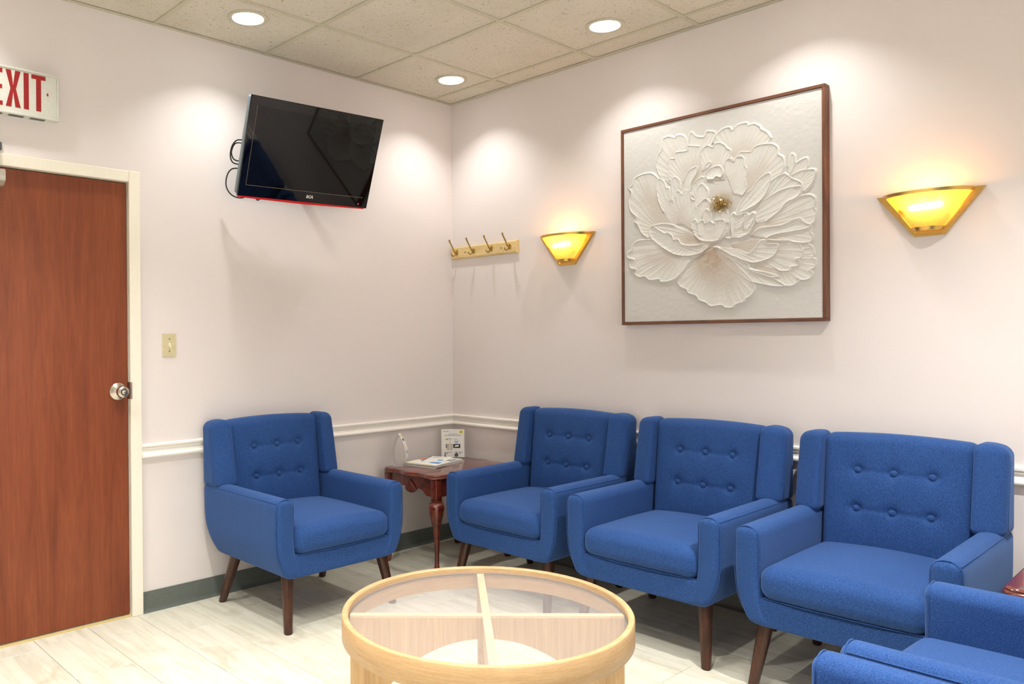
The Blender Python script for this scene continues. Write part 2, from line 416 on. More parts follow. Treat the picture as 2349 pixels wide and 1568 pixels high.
# ceiling: slab above, tiles and grid as parts
b = B(); box(b, -0.12, XR+0.12, -YR-0.12, 0.12, H+0.25, H+0.33)
ceiling = struct('ceiling', b, MAT['grid'])
T = 0.6096
xl = [0.0] + [0.5237+T*i for i in range(20) if 0.5237+T*i < XR-0.05] + [XR]
yl = [0.0] + [-0.1721-T*i for i in range(20) if -0.1721-T*i > -YR+0.05] + [-YR]
CANS = [(0.365,-1.700), (0.364,-0.354), (1.435,-0.352), (2.262,-0.352),
        (0.300,-2.95), (1.44,-2.42), (2.66,-2.30), (2.05,-3.52), (3.27,-3.52), (3.27,-1.20), (3.88,-2.30), (0.83,-3.52)]
TROFF = []
R_CAN = 0.0745
def tile_mesh(x0, x1, y0, y1, hole=None):
    b = B(); za, zb = H+0.004, H+0.018
    g = 0.003
    x0 += g; x1 -= g; y0, y1 = min(y0,y1)+g, max(y0,y1)-g
    if hole is None:
        box(b, x0, x1, y0, y1, za, zb)
    else:
        hx, hy = hole; n = 48; rings = []
        for z in (za, zb):
            ci = [b.verts.new((hx+R_CAN*math.cos(2*PI*k/n), hy+R_CAN*math.sin(2*PI*k/n), z)) for k in range(n)]
            ou = []
            for k in range(n):
                cx, cy = math.cos(2*PI*k/n), math.sin(2*PI*k/n)
                tx = ((x1-hx)/cx if cx > 1e-9 else (x0-hx)/cx if cx < -1e-9 else 1e9)
                ty = ((y1-hy)/cy if cy > 1e-9 else (y0-hy)/cy if cy < -1e-9 else 1e9)
                t_ = min(tx, ty); ou.append([hx+cx*t_, hy+cy*t_])
            for (cx, cy) in ((x0,y0),(x1,y0),(x1,y1),(x0,y1)):
                k = min(range(n), key=lambda q: (ou[q][0]-cx)**2+(ou[q][1]-cy)**2); ou[k] = [cx, cy]
            rings.append((ci, [b.verts.new((p[0],p[1],z)) for p in ou]))
        for ci, ou in rings:
            for k in range(n): b.faces.new((ci[k], ci[(k+1)%n], ou[(k+1)%n], ou[k]))
        for q in (0,1):
            for k in range(n): b.faces.new((rings[0][q][k], rings[0][q][(k+1)%n], rings[1][q][(k+1)%n], rings[1][q][k]))
    return b
for xa, xb in zip(xl, xl[1:]):
    for ya, yb_ in zip(yl, yl[1:]):
        cx, cy = (xa+xb)/2, (ya+yb_)/2
        if any(t0 < cx < t1 and t3 < cy < t2 for (t0,t1,t2,t3) in TROFF): continue
        hole = next(((hx,hy) for hx,hy in CANS if xa < hx < xb and yb_ < hy < ya), None)
        obj('ceiling_tile', tile_mesh(xa, xb, ya, yb_, hole), MAT['tile'], ceiling)
for x in xl[1:-1]:
    for ya, yb_ in zip(yl, yl[1:]):
        if any(abs(x-(t0+t1)/2) < 0.1 and t3 < (ya+yb_)/2 < t2 for (t0,t1,t2,t3) in TROFF): continue
        b = B(); box(b, x-0.012, x+0.012, yb_+0.0121, ya-0.0121, H-0.001, H+0.0035); box(b, x-0.002, x+0.002, yb_+0.0121, ya-0.0121, H+0.0035, H+0.03)
        obj('grid_bar', b, MAT['grid'], ceiling)
for y in yl[1:-1]:
    for xa, xb in zip([0]+xl[1:-1], xl[1:-1]+[XR]):
        if any(t0 < (xa+xb)/2 < t1 and t3+0.05 < y < t2-0.05 for (t0,t1,t2,t3) in TROFF): continue
        b = B(); box(b, xa-0.0119 if xa > 0 else 0, xb-0.0121, y-0.012, y+0.012, H-0.0015, H+0.0032)
        obj('grid_bar', b, MAT['grid'], ceiling)
# wall angle
for nm, q in (('a',(0,XR,-0.022,0)),('b',(0,0.022,-YR,-0.022)),('c',(0,XR,-YR,-YR+0.022)),('d',(XR-0.022,XR,-YR+0.022,-0.022))):
    b = B(); box(b, q[0], q[1], q[2], q[3], H-0.002, H+0.0015)
    if nm == 'a': box(b, 0, XR, -0.0016, 0, H-0.002, H+0.022)
    obj('wall_angle', b, MAT['grid'], ceiling)

# door
b = B(); bbox(b, -0.052, -0.008, DY1+0.004, DY0-0.003, 0.012, DZ-0.004, 0.0015, 1)
door = struct('door_1', b, MAT['door'])
ky, kz = -2.186, 1.062
b = B(); lathe(b, [(0,-0.002),(0.036,-0.002),(0.040,0.003),(0.040,0.007),(0.031,0.013),(0.016,0.019),(0.013,0.030),(0.016,0.036),(0.026,0.046),(0.0285,0.058),(0.026,0.070),(0.018,0.077),(0.0165,0.0775),(0.0155,0.0765),(0,0.0765)], 40)
bmesh.ops.rotate(b, verts=b.verts[:], cent=(0,0,0), matrix=Matrix.Rotation(PI/2,3,'Y'))
bmesh.ops.translate(b, verts=b.verts[:], vec=(-0.008, ky, kz))
knob = obj('door_knob', b, MAT['nickel'], door, ang=35, label='round satin nickel door knob with a keyhole')
b = B(); lathe(b, [(0.0105,0.0),(0.0105,0.002),(0.009,0.003),(0,0.003)], 24)
bmesh.ops.rotate(b, verts=b.verts[:], cent=(0,0,0), matrix=Matrix.Rotation(PI/2,3,'Y')); bmesh.ops.translate(b, verts=b.verts[:], vec=(0.0685, ky, kz))
kb = obj('lock_button', b, MAT['nickel'], knob, ang=35)
b = B(); lathe(b, [(0.0145,0.0),(0.0145,0.0012),(0.0108,0.0012),(0.0108,0.0)], 24)
bmesh.ops.rotate(b, verts=b.verts[:], cent=(0,0,0), matrix=Matrix.Rotation(PI/2,3,'Y')); bmesh.ops.translate(b, verts=b.verts[:], vec=(0.0682, ky, kz))
obj('lock_ring', b, MAT['dark'], knob, ang=35)
# closer on the door
b = B(); prism(b, [(-0.008,1.955),(0.028,1.955),(0.052,1.972),(0.056,1.984),(0.056,2.012),(0.046,2.022),(-0.008,2.022)], 'y', -2.99, -2.672, fn=lambda p,t_,q: (p,t_,q))
clo = obj('door_closer', b, MAT['alu'], door, ang=20, label='brushed aluminium door closer body')
b = B()
for zz in (1.992,2.002): box(b, 0.0555, 0.0575, -2.988, -2.674, zz, zz+0.003)
obj('cover_rib', b, MAT['alu'], clo)
b = B(); tube(b, [(0.045,-2.80,2.03),(0.05,-2.75,2.05),(0.05,-2.70,2.10),(0.012,-2.69,2.125)], 0.007, 8); bbox(b, 0.0, 0.012, -2.73, -2.674, 2.108, 2.142, 0.002, 1)
obj('closer_arm', b, MAT['ink'], clo, ang=30)
# frame (casing + jamb + stop) : trim_1
b = B()
for (y0,y1,z0,z1) in ((-2.083,DY0,0,DZ+0.052),(DY1,DY1-0.053,0,DZ+0.052)):
    bbox(b, 0.0, 0.020, min(y0,y1), max(y0,y1), z0, z1, 0.003, 2)
bbox(b, 0.0, 0.020, DY1, DY0, DZ, DZ+0.052, 0.003, 2)
box(b, -0.118, 0.0, DY0-0.0005, DY0+0.002, 0, DZ); box(b, -0.118, 0.0, DY1-0.002, DY1+0.0005, 0, DZ); box(b, -0.118, 0.0, DY1, DY0, DZ-0.0005, DZ+0.002)
box(b, -0.066, -0.054, DY0-0.014, DY0, 0, DZ); box(b, -0.066, -0.054, DY1, DY1+0.014, 0, DZ); box(b, -0.066, -0.054, DY1, DY0, DZ-0.014, DZ)
trim1 = struct('trim_1', b, MAT['cream'])
b = B(); bbox(b, -0.03, 0.0206, DY0-0.002, DY0+0.008, 1.024, 1.104, 0.001, 1); obj('strike_plate', b, MAT['nickel'], trim1)
b = B(); prism(b, [(-0.1,-0.004),(0.006,-0.004),(0.004,0.004),(-0.01,0.007),(-0.1,0.007)], 'y', DY1, DY0); obj('threshold', b, MAT['tan'], trim1)

# chair rails and baseboards
prof = [(0,0.806),(0.014,0.806),(0.0195,0.802),(0.0195,0.794),(0.0165,0.7905),(0.0115,0.7900),(0.0115,0.7875),(0.0145,0.7865),(0.0145,0.7835),(0.0085,0.7815),(0.0065,0.776),(0.0065,0.769),(0.0100,0.7655),(0.0235,0.753),(0.0245,0.748),(0.0235,0.743),(0.012,0.738),(0.006,0.7345),(0,0.733)]
def rail(bm, a, bq, along):
    # mitred at the room corner (the end nearest 0)
    n = len(prof); v0 = []; v1 = []
    for d, z in prof:
        if along == 'y': v0.append(bm.verts.new((d, -d, z))); v1.append(bm.verts.new((d, bq, z)))
        else: v0.append(bm.verts.new((d, -d, z))); v1.append(bm.verts.new((bq, -d, z)))
    for i in range(n): bm.faces.new((v0[i], v0[(i+1)%n], v1[(i+1)%n], v1[i]))
    bm.faces.new(v0); bm.faces.new(v1)
b = B(); rail(b, 0, -2.083, 'y'); struct('trim_2', b, MAT['white'], ang=12)
b = B(); rail(b, 0, XR, 'x'); struct('trim_3', b, MAT['white'], ang=12)
bp = [(0,0.098),(0.003,0.1),(0.004,0.098),(0.004,0.022),(0.006,0.012),(0.013,0.004),(0.016,0.0),(0,0.0)]
prof = bp
b = B(); rail(b, 0, -2.083, 'y'); struct('baseboard_left', b, MAT['cove'], ang=40)
b = B(); rail(b, 0, XR, 'x'); struct('baseboard_right', b, MAT['cove'], ang=40)

# ================================================================== CEILING LIGHTS
def can(x, y, label, parts=True):
    t_ = thing('downlight', label, 'ceiling light', (x, y, H), 0, 'recessed ceiling downlights')
    b = B(); lathe(b, [(R_CAN-0.001,-0.0015),(R_CAN+0.003,-0.004),(0.090,-0.0035),(0.094,-0.001),(0.094,0.0035),(R_CAN-0.001,0.0035)], 48)
    obj('trim_ring', b, MAT['grid'], t_, ang=40)
    b = B(); lathe(b, [(R_CAN-0.0015,-0.0012),(0.072,0.020),(0.067,0.052),(0.060,0.080),(0.062,0.080),(0.069,0.052),(0.0738,0.020),(R_CAN-0.0005,0.0035)], 48)
    obj('reflector', b, MAT['reflector'], t_, smooth=True)
    b = B(); lathe(b, [(0,0.080),(0.0595,0.080),(0.0595,0.092),(0,0.092)], 40)
    obj('lamp', b, MAT['lamp'], t_, ang=30)
    arealight('downlight_light', (0,0,0.0785), 0.065, WALL_CAN_POWER if y > -0.5 or x < 0.5 else ROOM_CAN_POWER*(1.9 if (x,y) == (3.27,-1.20) else 1.0), (1.0,0.985,0.955), t_)
    return t_
labels = ['round recessed downlight in the ceiling tile above and left of the television',
          'round recessed downlight nearest the room corner',
          'round recessed downlight in the ceiling above the left edge of the flower painting']
EXTRA = ['recessed downlight above the right side of the painting, out of view',          'recessed downlight above the exit sign and door', 'recessed downlight over the open floor in front of the door', 'recessed downlight in the middle of the room beside the coffee table',
         'recessed downlight behind the camera, door side', 'recessed downlight behind the camera, painting side',
         'recessed downlight over the nearest armchair', 'recessed downlight beyond the nearest armchair, far right', 'recessed downlight behind the camera nearest the door']
for i, (x, y) in enumerate(CANS):
    can(x, y, labels[i] if i < 3 else EXTRA[i-3])

# ================================================================== ARMCHAIRS
def make_chair(label):
    """front towards -y, rear plane y = 0, on z = 0"""
    t_ = thing('armchair', label, 'armchair', (0,0,0), 0, 'blue button-back armchairs around the room')
    F = MAT['fabric']
    def low(x, y, z):                       # rounded, tucked-in underside
        s = 1 if x >= 0 else -1
        if z < 0.46: x -= s*0.056*((0.46-z)/0.225)**2.6 * min(1, abs(x)/0.25)
        if z < 0.58 and y > -0.40: y -= 0.070*((0.58-z)/0.345)**2.8*((y+0.40)/0.38)
        return (x, y, z)
    b = B(); rbox(b, (0,-0.365,0.290), (0.335,0.330,0.052), 0.014, (14,14,5), fn=low)
    box_top = None
    obj('base', b, F, t_, smooth=True)
    for s in (-1, 1):
        def arm(x, y, z, s=s):
            x2, y2, z2 = low(s*x, y, z)
            u = (abs(x)-0.3175)/0.046
            if z > 0.55: z2 += 0.011*(1-u*u)
            return (x2, y2, z2)
        b = B(); rbox(b, (0.3175,-0.3525,0.4115), (0.046,0.3475,0.1735), 0.027, (4,16,12), fn=arm)
        ar = obj('armrest', b, F, t_, smooth=True)
        # piping round the front panel and along the outer top edge
        b = B(); pp = []
        for (x,z) in [(0.310,0.252),(0.3505,0.33),(0.3635,0.42),(0.3635,0.50),(0.3615,0.562),(0.350,0.582),(0.335,0.5925),(0.3175,0.5955),(0.300,0.5925),(0.285,0.582),(0.2742,0.562),(0.2725,0.50),(0.2725,0.42),(0.272,0.35)]:
            pp.append((s*x, -0.6865, z))
        tube(b, catmull(pp, 4), 0.0022, 6)
        top = [(s*0.3562, y, 0.5800) for y in (-0.68,-0.5,-0.35,-0.2,-0.06)]
        tube(b, top, 0.0022, 6)
        obj('piping', b, F, ar, smooth=True)
    def cush(x, y, z):
        u, v = x/0.272, (y+0.42)/0.29
        if z > 0.40: z += 0.030*(1-u*u)*(1-0.6*v*v)
        if y < -0.62: y -= 0.010*(1-u*u)*max(0, 1-((z-0.39)/0.07)**2)
        return (x, y, z)
    b = B(); rbox(b, (0,-0.420,0.398), (0.272,0.290,0.060), 0.048, (16,16,5), fn=cush, k=5)
    cu = obj('seat_cushion', b, F, t_, smooth=True)
    b = B(); pts = [(-0.255,-0.690,0.3425),(-0.13,-0.700,0.3425),(0,-0.702,0.3425),(0.13,-0.700,0.3425),(0.255,-0.690,0.3425)]
    tube(b, catmull(pts,4), 0.002, 6); obj('piping', b, F, cu, smooth=True)
    BT = [(bx, bz) for bz in (0.758, 0.608) for bx in (-0.130, 0.0, 0.130)]
    def back(x, y, z):
        front = y < -0.06
        w = max(0.0, min(1.0, (-0.045-y)/0.05))
        z0 = z
        if z > 0.80: z += 0.012*(1-(x/0.27)**2)
        if w > 0:
            y -= w*0.135*(0.89-z0)
            y -= w*0.023*(1-(x/0.27)**2)*max(0,1-((z0-0.66)/0.24)**2)
            for bx, bz in BT:
                d2 = (x-bx)**2+(z0-bz)**2
                y += w*(0.013*math.exp(-d2/(0.020**2)) + 0.006*math.exp(-d2/(0.055**2)))
            for bz in (0.758,0.608):
                if abs(x) < 0.175: y += w*0.0035*math.exp(-((z0-bz)/0.009)**2)*min(1,(0.175-abs(x))/0.04)
        else: y -= 0.03*(0.89-z0)
        return (x, y, z)
    b = B(); rbox(b, (0,-0.048,0.600), (0.270,0.044,0.294), 0.034, (64,3,66), fn=back, k=4)
    bk = obj('backrest', b, F, t_, smooth=True)
    for bx, bz in BT:
        p = back(bx, -0.092, bz)
        b = B(); lathe(b, [(0,0.0085),(0.006,0.0078),(0.0112,0.0050),(0.0138,0.0005),(0.012,-0.006),(0,-0.009)], 20)
        bmesh.ops.rotate(b, verts=b.verts[:], cent=(0,0,0), matrix=Matrix.Rotation(PI/2-0.12,3,'X'))
        bmesh.ops.translate(b, verts=b.verts[:], vec=(p[0], p[1]-0.0055, p[2]))
        obj('tuft_button', b, F, bk, smooth=True)
    for s in (-1, 1):
        def wing(x, y, z, s=s):
            u = (abs(x)-0.262)/0.106
            w = max(0.0, min(1.0, (-0.02-y)/0.06)); k = (0.893-z)/0.315
            y -= w*(0.062*k + 0.030*(1-u) - 0.004)
            y -= (1-w)*0.010*k
            z += 0.010*max(0,(z-0.60)/0.29) - (0.050*max(0,u-0.35)**2*max(0,(z-0.75)/0.14))
            return (s*x, y, z)
        b = B(); rbox(b, (0.3145,-0.052,0.7345), (0.0525,0.050,0.1575), 0.026, (6,6,14), fn=wing, k=4)
        wg = obj('wing', b, F, t_, smooth=True)
        b = B(); pts = [wing(0.3665,-0.088,z) for z in (0.60,0.68,0.78,0.85)]
        tube(b, [(p[0]+s*0.0003, p[1]+0.012, p[2]) for p in pts], 0.002, 6); obj('piping', b, F, wg, smooth=True)
    for (sx, yt, yb_) in ((-1,-0.615,-0.680),(1,-0.615,-0.680),(-1,-0.190,-0.085),(1,-0.190,-0.085)):
        b = B(); n = 20; rings = []
        for i in range(7):
            k = i/6; z = 0.300*(1-k) + 0.004*k; cx = sx*(0.262 + 0.038*k); cy = yt + (yb_-yt)*k
            hw = 0.0275*(1-k) + 0.0180*k; e = 3.5 - 1.0*k; ring = []
            for j in range(n):
                a = 2*PI*j/n; ca, sa = math.cos(a), math.sin(a)
                q = (abs(ca)**e+abs(sa)**e)**(-1/e)
                ring.append(b.verts.new((cx+hw*q*ca, cy+hw*q*sa, z)))
            rings.append(ring)
        for r1, r2 in zip(rings, rings[1:]):
            for j in range(n): b.faces.new((r1[j], r1[(j+1)%n], r2[(j+1)%n], r2[j]))
        b.faces.new(rings[0]); b.faces.new(rings[-1])
        lg = obj('leg', b, MAT['walnut'], t_, ang=50)
        b = B(); lathe(b, [(0,0),(0.0155,0),(0.0168,0.002),(0.0168,0.005),(0,0.005)], 20, c=(sx*0.300, yb_, 0)); obj('foot_cap', b, MAT['rubber'], lg, ang=30)
    return t_
ch = make_chair('blue button-back armchair on the left, standing between the door and the corner side table')
ch.location = (0.025, -1.420, 0); ch.rotation_euler = (0,0,PI/2)
dup(ch, (1.035,-0.022,0), 0, 'blue armchair beside the corner side table, first in the row under the painting')
dup(ch, (1.845,-0.050,0), 0, 'blue armchair in the middle of the row under the painting, behind the round coffee table')
dup(ch, (2.642,-0.075,0), 0, 'blue armchair at the right end of the row, under the right wall lamp')
dup(ch, (3.679,-1.344,0), -PI/2, 'blue armchair in the bottom right corner, its seat and both arms partly in view')
dup(ch, (3.660,-2.090,0), -PI/2, 'nearest blue armchair, only the end of one arm in the bottom right corner')

# ================================================================== COFFEE TABLE
TA = math.radians(46.0)
ct = thing('coffee_table', 'round pale wood coffee table with a glass top over a wooden cross base', 'table', (1.972,-1.797,0), TA)
b = B(); lathe(b, [(0.4335,0.374),(0.4515,0.374),(0.4535,0.377),(0.4535,0.447),(0.451,0.4503),(0.4365,0.4503),(0.4335,0.447)], 128)
b.faces.ensure_lookup_table()
rim = None
v = b.verts[:]
# close the ring profile (last to first)
n = 128; ra = b.verts[0:n]; rb = b.verts[6*n:7*n]
for k in range(n): b.faces.new((rb[k], rb[(k+1)%n], ra[(k+1)%n], ra[k]))
obj('rim', b, MAT['ash_rim'], ct, ang=40)
b = B(); lathe(b, [(0,0.4285),(0.4315,0.4285),(0.4325,0.4295),(0.4325,0.4345),(0.4315,0.4355),(0,0.4355)], 96)
obj('glass_top', b, MAT['glass'], ct, ang=40)
b = B(); lathe(b, [(0.4302,0.4225),(0.4334,0.4225),(0.4334,0.4283),(0.4302,0.4283),(0.4302,0.4225)], 96); obj('glass_gap_shade', b, MAT['dark'], ct, ang=40)  # dark ring put in for the shaded gap at the glass edge
def arch_panel(x0, x1, axis):
    """panel between x0 and x1 with the arch cut away (circle r .389, centre z -.033)"""
    b = B(); N = 44; xs = [x0+(x1-x0)*i/N for i in range(N+1)]
    for q in (-0.3876, 0.3876):
        if x0 < q < x1: xs += [q-0.0002, q+0.0002]
    xs.sort(); cols = []
    for x in xs:
        z = 0.0 if abs(x) >= 0.3876 else max(0.0, -0.033+math.sqrt(0.389**2-x*x)); col = []
        for d in (-0.0125, 0.0125):
            for zz in (z, 0.4205): col.append(b.verts.new((x,d,zz) if axis == 'y' else (d,x,zz)))
        cols.append(col)
    for c, d in zip(cols, cols[1:]):
        for p, q in ((0,1),(1,3),(3,2),(2,0)): b.faces.new((c[p],c[q],d[q],d[p]))
    for c in (cols[0], cols[-1]): b.faces.new((c[0],c[1],c[3],c[2]))
    return b
obj('cross_panel', arch_panel(-0.4295, 0.4295, 'y'), MAT['ash'], ct)
for x0, x1 in ((-0.4295,-0.0127),(0.0127,0.4295)):
    obj('cross_panel', arch_panel(x0, x1, 'x'), MAT['ash'], ct)
b = B(); box(b, -0.4295,0.4295,-0.0125,0.0125,0.4207,0.4282); obj('top_rail', b, MAT['ash_top'], ct)
for s in (-1,1):
    b = B(); box(b, -0.0125,0.0125,min(s*0.0127,s*0.4295),max(s*0.0127,s*0.4295),0.4207,0.4282); obj('top_rail', b, MAT['ash_top'], ct)

# ================================================================== SIDE TABLES
def side_table(name, label, loc, w, d, h, wave=0.010):
    """w along x, d along -y ; origin at the centre of its footprint"""
    t_ = thing(name, label, 'side table', loc)
    def outline(ox, oy, amp, n=36):
        pts = []
        cr = 0.045
        def side(p0, p1, nrm):
            for i in range(n):
                s = i/n; q = (p0[0]+(p1[0]-p0[0])*s, p0[1]+(p1[1]-p0[1])*s)
                wv = 0.0
                if 0.06 < s < 0.94:
                    k = (s-0.06)/0.88
                    wv = -amp*(0.5-0.5*math.cos(2*PI*min(k,1-k)*2.0))*(1 if 0.12 < k < 0.88 else 0.6) + amp*1.0*math.exp(-((k-0.5)/0.22)**2)
                pts.append((q[0]+nrm[0]*wv, q[1]+nrm[1]*wv))
        hx, hy = ox, oy
        side((-hx+cr,-hy),(hx-cr,-hy),(0,-1))
        for i in range(6): a = -PI/2+PI/2*i/6; pts.append((hx-cr+cr*math.cos(a), -hy+cr+cr*math.sin(a)))
        side((hx,-hy+cr),(hx,hy-cr),(1,0))
        for i in range(6): a = PI/2*i/6; pts.append((hx-cr+cr*math.cos(a), hy-cr+cr*math.sin(a)))
        side((hx-cr,hy),(-hx+cr,hy),(0,1))
        for i in range(6): a = PI/2+PI/2*i/6; pts.append((-hx+cr+cr*math.cos(a), hy-cr+cr*math.sin(a)))
        side((-hx,hy-cr),(-hx,-hy+cr),(-1,0))
        for i in range(6): a = PI+PI/2*i/6; pts.append((-hx+cr+cr*math.cos(a), -hy+cr+cr*math.sin(a)))
        return pts
    b = B(); rings = []
    for (sh, z) in ((0.016,h-0.026),(0.004,h-0.024),(0.0,h-0.019),(0.002,h-0.013),(0.006,h-0.010),(0.005,h-0.006),(0.009,h-0.001),(0.013,h)):
        o = outline(w/2, d/2, wave)
        rings.append([b.verts.new((x*(1-sh/(w/2)), y*(1-sh/(d/2)), z)) for x, y in o])
    m = len(rings[0])
    for r1, r2 in zip(rings, rings[1:]):
        for j in range(m): b.faces.new((r1[j], r1[(j+1)%m], r2[(j+1)%m], r2[j]))
    b.faces.new(rings[0]); b.faces.new(rings[-1])
    obj('table_top', b, MAT['cherry'], t_, ang=38)
    ax, ay = w/2-0.035, d/2-0.040; zt = h-0.0262
    def apron(p, q):                           # shaped lower edge; p,q the two ends (x,y)
        L = math.dist(p, q); ux, uy = (q[0]-p[0])/L, (q[1]-p[1])/L; nx, ny = uy, -ux
        b = B(); N = 40; top = []; lo = []
        for i in range(N+1):
            s = i/N; k = abs(2*s-1)
            z = zt-0.098 + 0.030*(1/(1+math.exp((k-0.62)*22))) - 0.022*math.exp(-((k-0.0)/0.20)**2) + 0.006*math.exp(-((k-0.36)/0.07)**2)
            lo.append((s*L, z)); top.append((s*L, zt))
        poly = lo + top[::-1]
        vv = []
        for off in (-0.009, 0.009):
            vv.append([b.verts.new((p[0]+ux*s+nx*off, p[1]+uy*s+ny*off, z)) for s, z in poly])
        n = len(poly)
        for i in range(N):
            for side in (0,1): b.faces.new((vv[side][i], vv[side][i+1], vv[side][n-2-i], vv[side][n-1-i]))
            b.faces.new((vv[0][i], vv[0][i+1], vv[1][i+1], vv[1][i]))
        for i in (N, n-1): b.faces.new((vv[0][i], vv[0][(i+1)%n], vv[1][(i+1)%n], vv[1][i]))
        b.faces.new((vv[0][n-1],vv[0][N+1],vv[1][N+1],vv[1][n-1]))
        o = obj('apron', b, MAT['cherry'], t_)
        b = B()
        tube(b, catmull([Vector((p[0]+ux*s+nx*0.0092, p[1]+uy*s+ny*0.0092, z+0.004)) for s, z in lo[2:-2:2]],2), 0.0018, 6)
        obj('bead', b, MAT['cherry'], o)
        return o, (ux, uy, nx, ny, L)
    def shell(ap, p, g):
        ux, uy, nx, ny, L = g; b = B(); cx = L/2; apex = zt-0.018; K = 9
        for k in range(K):
            a0 = -PI/2 + (k-(K-1)/2)*0.155
            tip = (cx+0.078*math.cos(a0)*1.0, apex+0.078*math.sin(a0))
            pts = [Vector((p[0]+ux*(cx+0.078*s*math.cos(a0))+nx*(0.009+0.006*math.sin(PI*s*0.9+0.2)), p[1]+uy*(cx+0.078*s*math.cos(a0))+ny*(0.009+0.006*math.sin(PI*s*0.9+0.2)), apex+0.078*s*math.sin(a0))) for s in (0.03,0.3,0.6,0.85,1.0)]
            tube(b, pts, [0.0012,0.0034,0.0058,0.0072,0.0050], 8)
        obj('carved_fan', b, MAT['cherry'], ap, smooth=True)
    c = [(-ax,-ay),(ax,-ay),(ax,ay),(-ax,ay)]
    for i in range(4):
        p, q = c[i], c[(i+1)%4]; L = math.dist(p,q); u = ((q[0]-p[0])/L, (q[1]-p[1])/L); s = 0.023
        p2, q2 = (p[0]+u[0]*s, p[1]+u[1]*s), (q[0]-u[0]*s, q[1]-u[1]*s)
        ap, g = apron(p2, q2)
        if i in (0, 2): shell(ap, p2, g)
    for i, (x, y) in enumerate(c):
        sx, sy = (1 if x > 0 else -1), (1 if y > 0 else -1); b = B()
        # square block with rounded outer corner, moulding, cabriole curve, pad foot
        bbox(b, x-0.023, x+0.023, y-0.023, y+0.023, zt-0.112, zt, 0.006, 3)
        bbox(b, x-0.0245, x+0.0245, y-0.0245, y+0.0245, zt-0.118, zt-0.1125, 0.002, 1)
        z0 = zt-0.118
        prof_ = [(1.0,0.0240,0.004),(0.985,0.0330,0.009),(0.955,0.0395,0.014),(0.91,0.0410,0.016),(0.85,0.0375,0.015),(0.76,0.0295,0.010),(0.66,0.0215,0.006),(0.50,0.0165,-0.001),(0.34,0.0135,-0.005),(0.20,0.0120,-0.004),(0.12,0.0135,0.000),(0.07,0.0190,0.006),(0.03,0.0225,0.010),(0.0,0.0180,0.010)]
        n = 18; rings = []
        for f, r, o in prof_:
            ring = []
            for j in range(n):
                a = 2*PI*j/n; e = 2.6 if f > 0.2 else 2.0; q = (abs(math.cos(a))**e+abs(math.sin(a))**e)**(-1/e)
                ring.append(b.verts.new((x+sx*o+r*q*math.cos(a), y+sy*o+r*q*math.sin(a), z0*f)))
            rings.append(ring)
        for r1, r2 in zip(rings, rings[1:]):
            for j in range(n): b.faces.new((r1[j], r1[(j+1)%n], r2[(j+1)%n], r2[j]))
        b.faces.new(rings[0]); b.faces.new(rings[-1])
        obj('leg', b, MAT['cherry'], t_, ang=40)
    return t_
side_table('side_table', 'polished cherry wood side table with cabriole legs in the room corner', (0.330,-0.372,0), 0.47, 0.64, 0.55)
side_table('side_table', 'cherry wood side table at the right edge, only a corner of its top in view', (3.345,-0.485,0), 0.49, 0.62, 0.555, 0.0)

# ---- things on the corner table
ZT = 0.5502
def mag(name, label, cx, cy, rot, w, d, t0, t1, cover, group=None, extra=None):
    th = thing(name, label, 'magazine' if name != 'booklet' else 'booklet', (cx, cy, t0), rot, group)
    b = B(); bbox(b, -w/2, w/2, -d/2, d/2, 0.0, t1-t0-0.0006, 0.0008, 1)
    pg = obj('pages', b, MAT['paper'], th)
    b = B(); box(b, -w/2-0.001, w/2, -d/2, d/2, t1-t0-0.0006, t1-t0); box(b, -w/2-0.001, -w/2-0.0002, -d/2, d/2, 0, t1-t0)
    cv = obj('cover', b, cover, th)
    if extra:
        for (m_, a0, a1, c0, c1) in extra:
            b = B(); box(b, a0*w, a1*w, c0*d, c1*d, t1-t0, t1-t0+0.0002); obj('cover_print', b, MAT[m_], cv)
    return th
mag('magazine', 'magazine at the bottom of the stack on the corner table', 0.232,-0.392, math.radians(11), 0.225, 0.30, ZT, ZT+0.006, MAT['alu'], 'magazines on the corner table')
mag('magazine', 'middle magazine with a dark edge in the stack on the corner table', 0.236,-0.386, math.radians(15), 0.215, 0.285, ZT+0.006, ZT+0.011, MAT['cove'], 'magazines on the corner table')
mag('magazine', 'open white magazine with orange print, topmost of the large ones on the corner table', 0.232,-0.390, math.radians(13), 0.220, 0.295, ZT+0.011, ZT+0.017, MAT['paper'], 'magazines on the corner table',
    [('orange',-0.48,-0.30,-0.05,0.35),('yellow',-0.46,0.46,-0.49,-0.46),('blue',0.1,0.4,-0.3,-0.1),('grey',0.3,0.45,0.1,0.4)])
bk = mag('booklet', 'small white booklet with a grey ring spine lying on the magazines', 0.225,-0.355, math.radians(30), 0.135, 0.20, ZT+0.0172, ZT+0.022, MAT['paper'], None, [('grey',-0.3,0.35,0.28,0.31),('grey',-0.3,0.2,0.18,0.2),('blue',0.1,0.35,-0.3,-0.1)])
b = B(); tube(b, [(-0.067,-0.098,0.004),(-0.067,0.098,0.004)], 0.0045, 10); obj('ring_spine', b, MAT['grey'], bk, smooth=True)
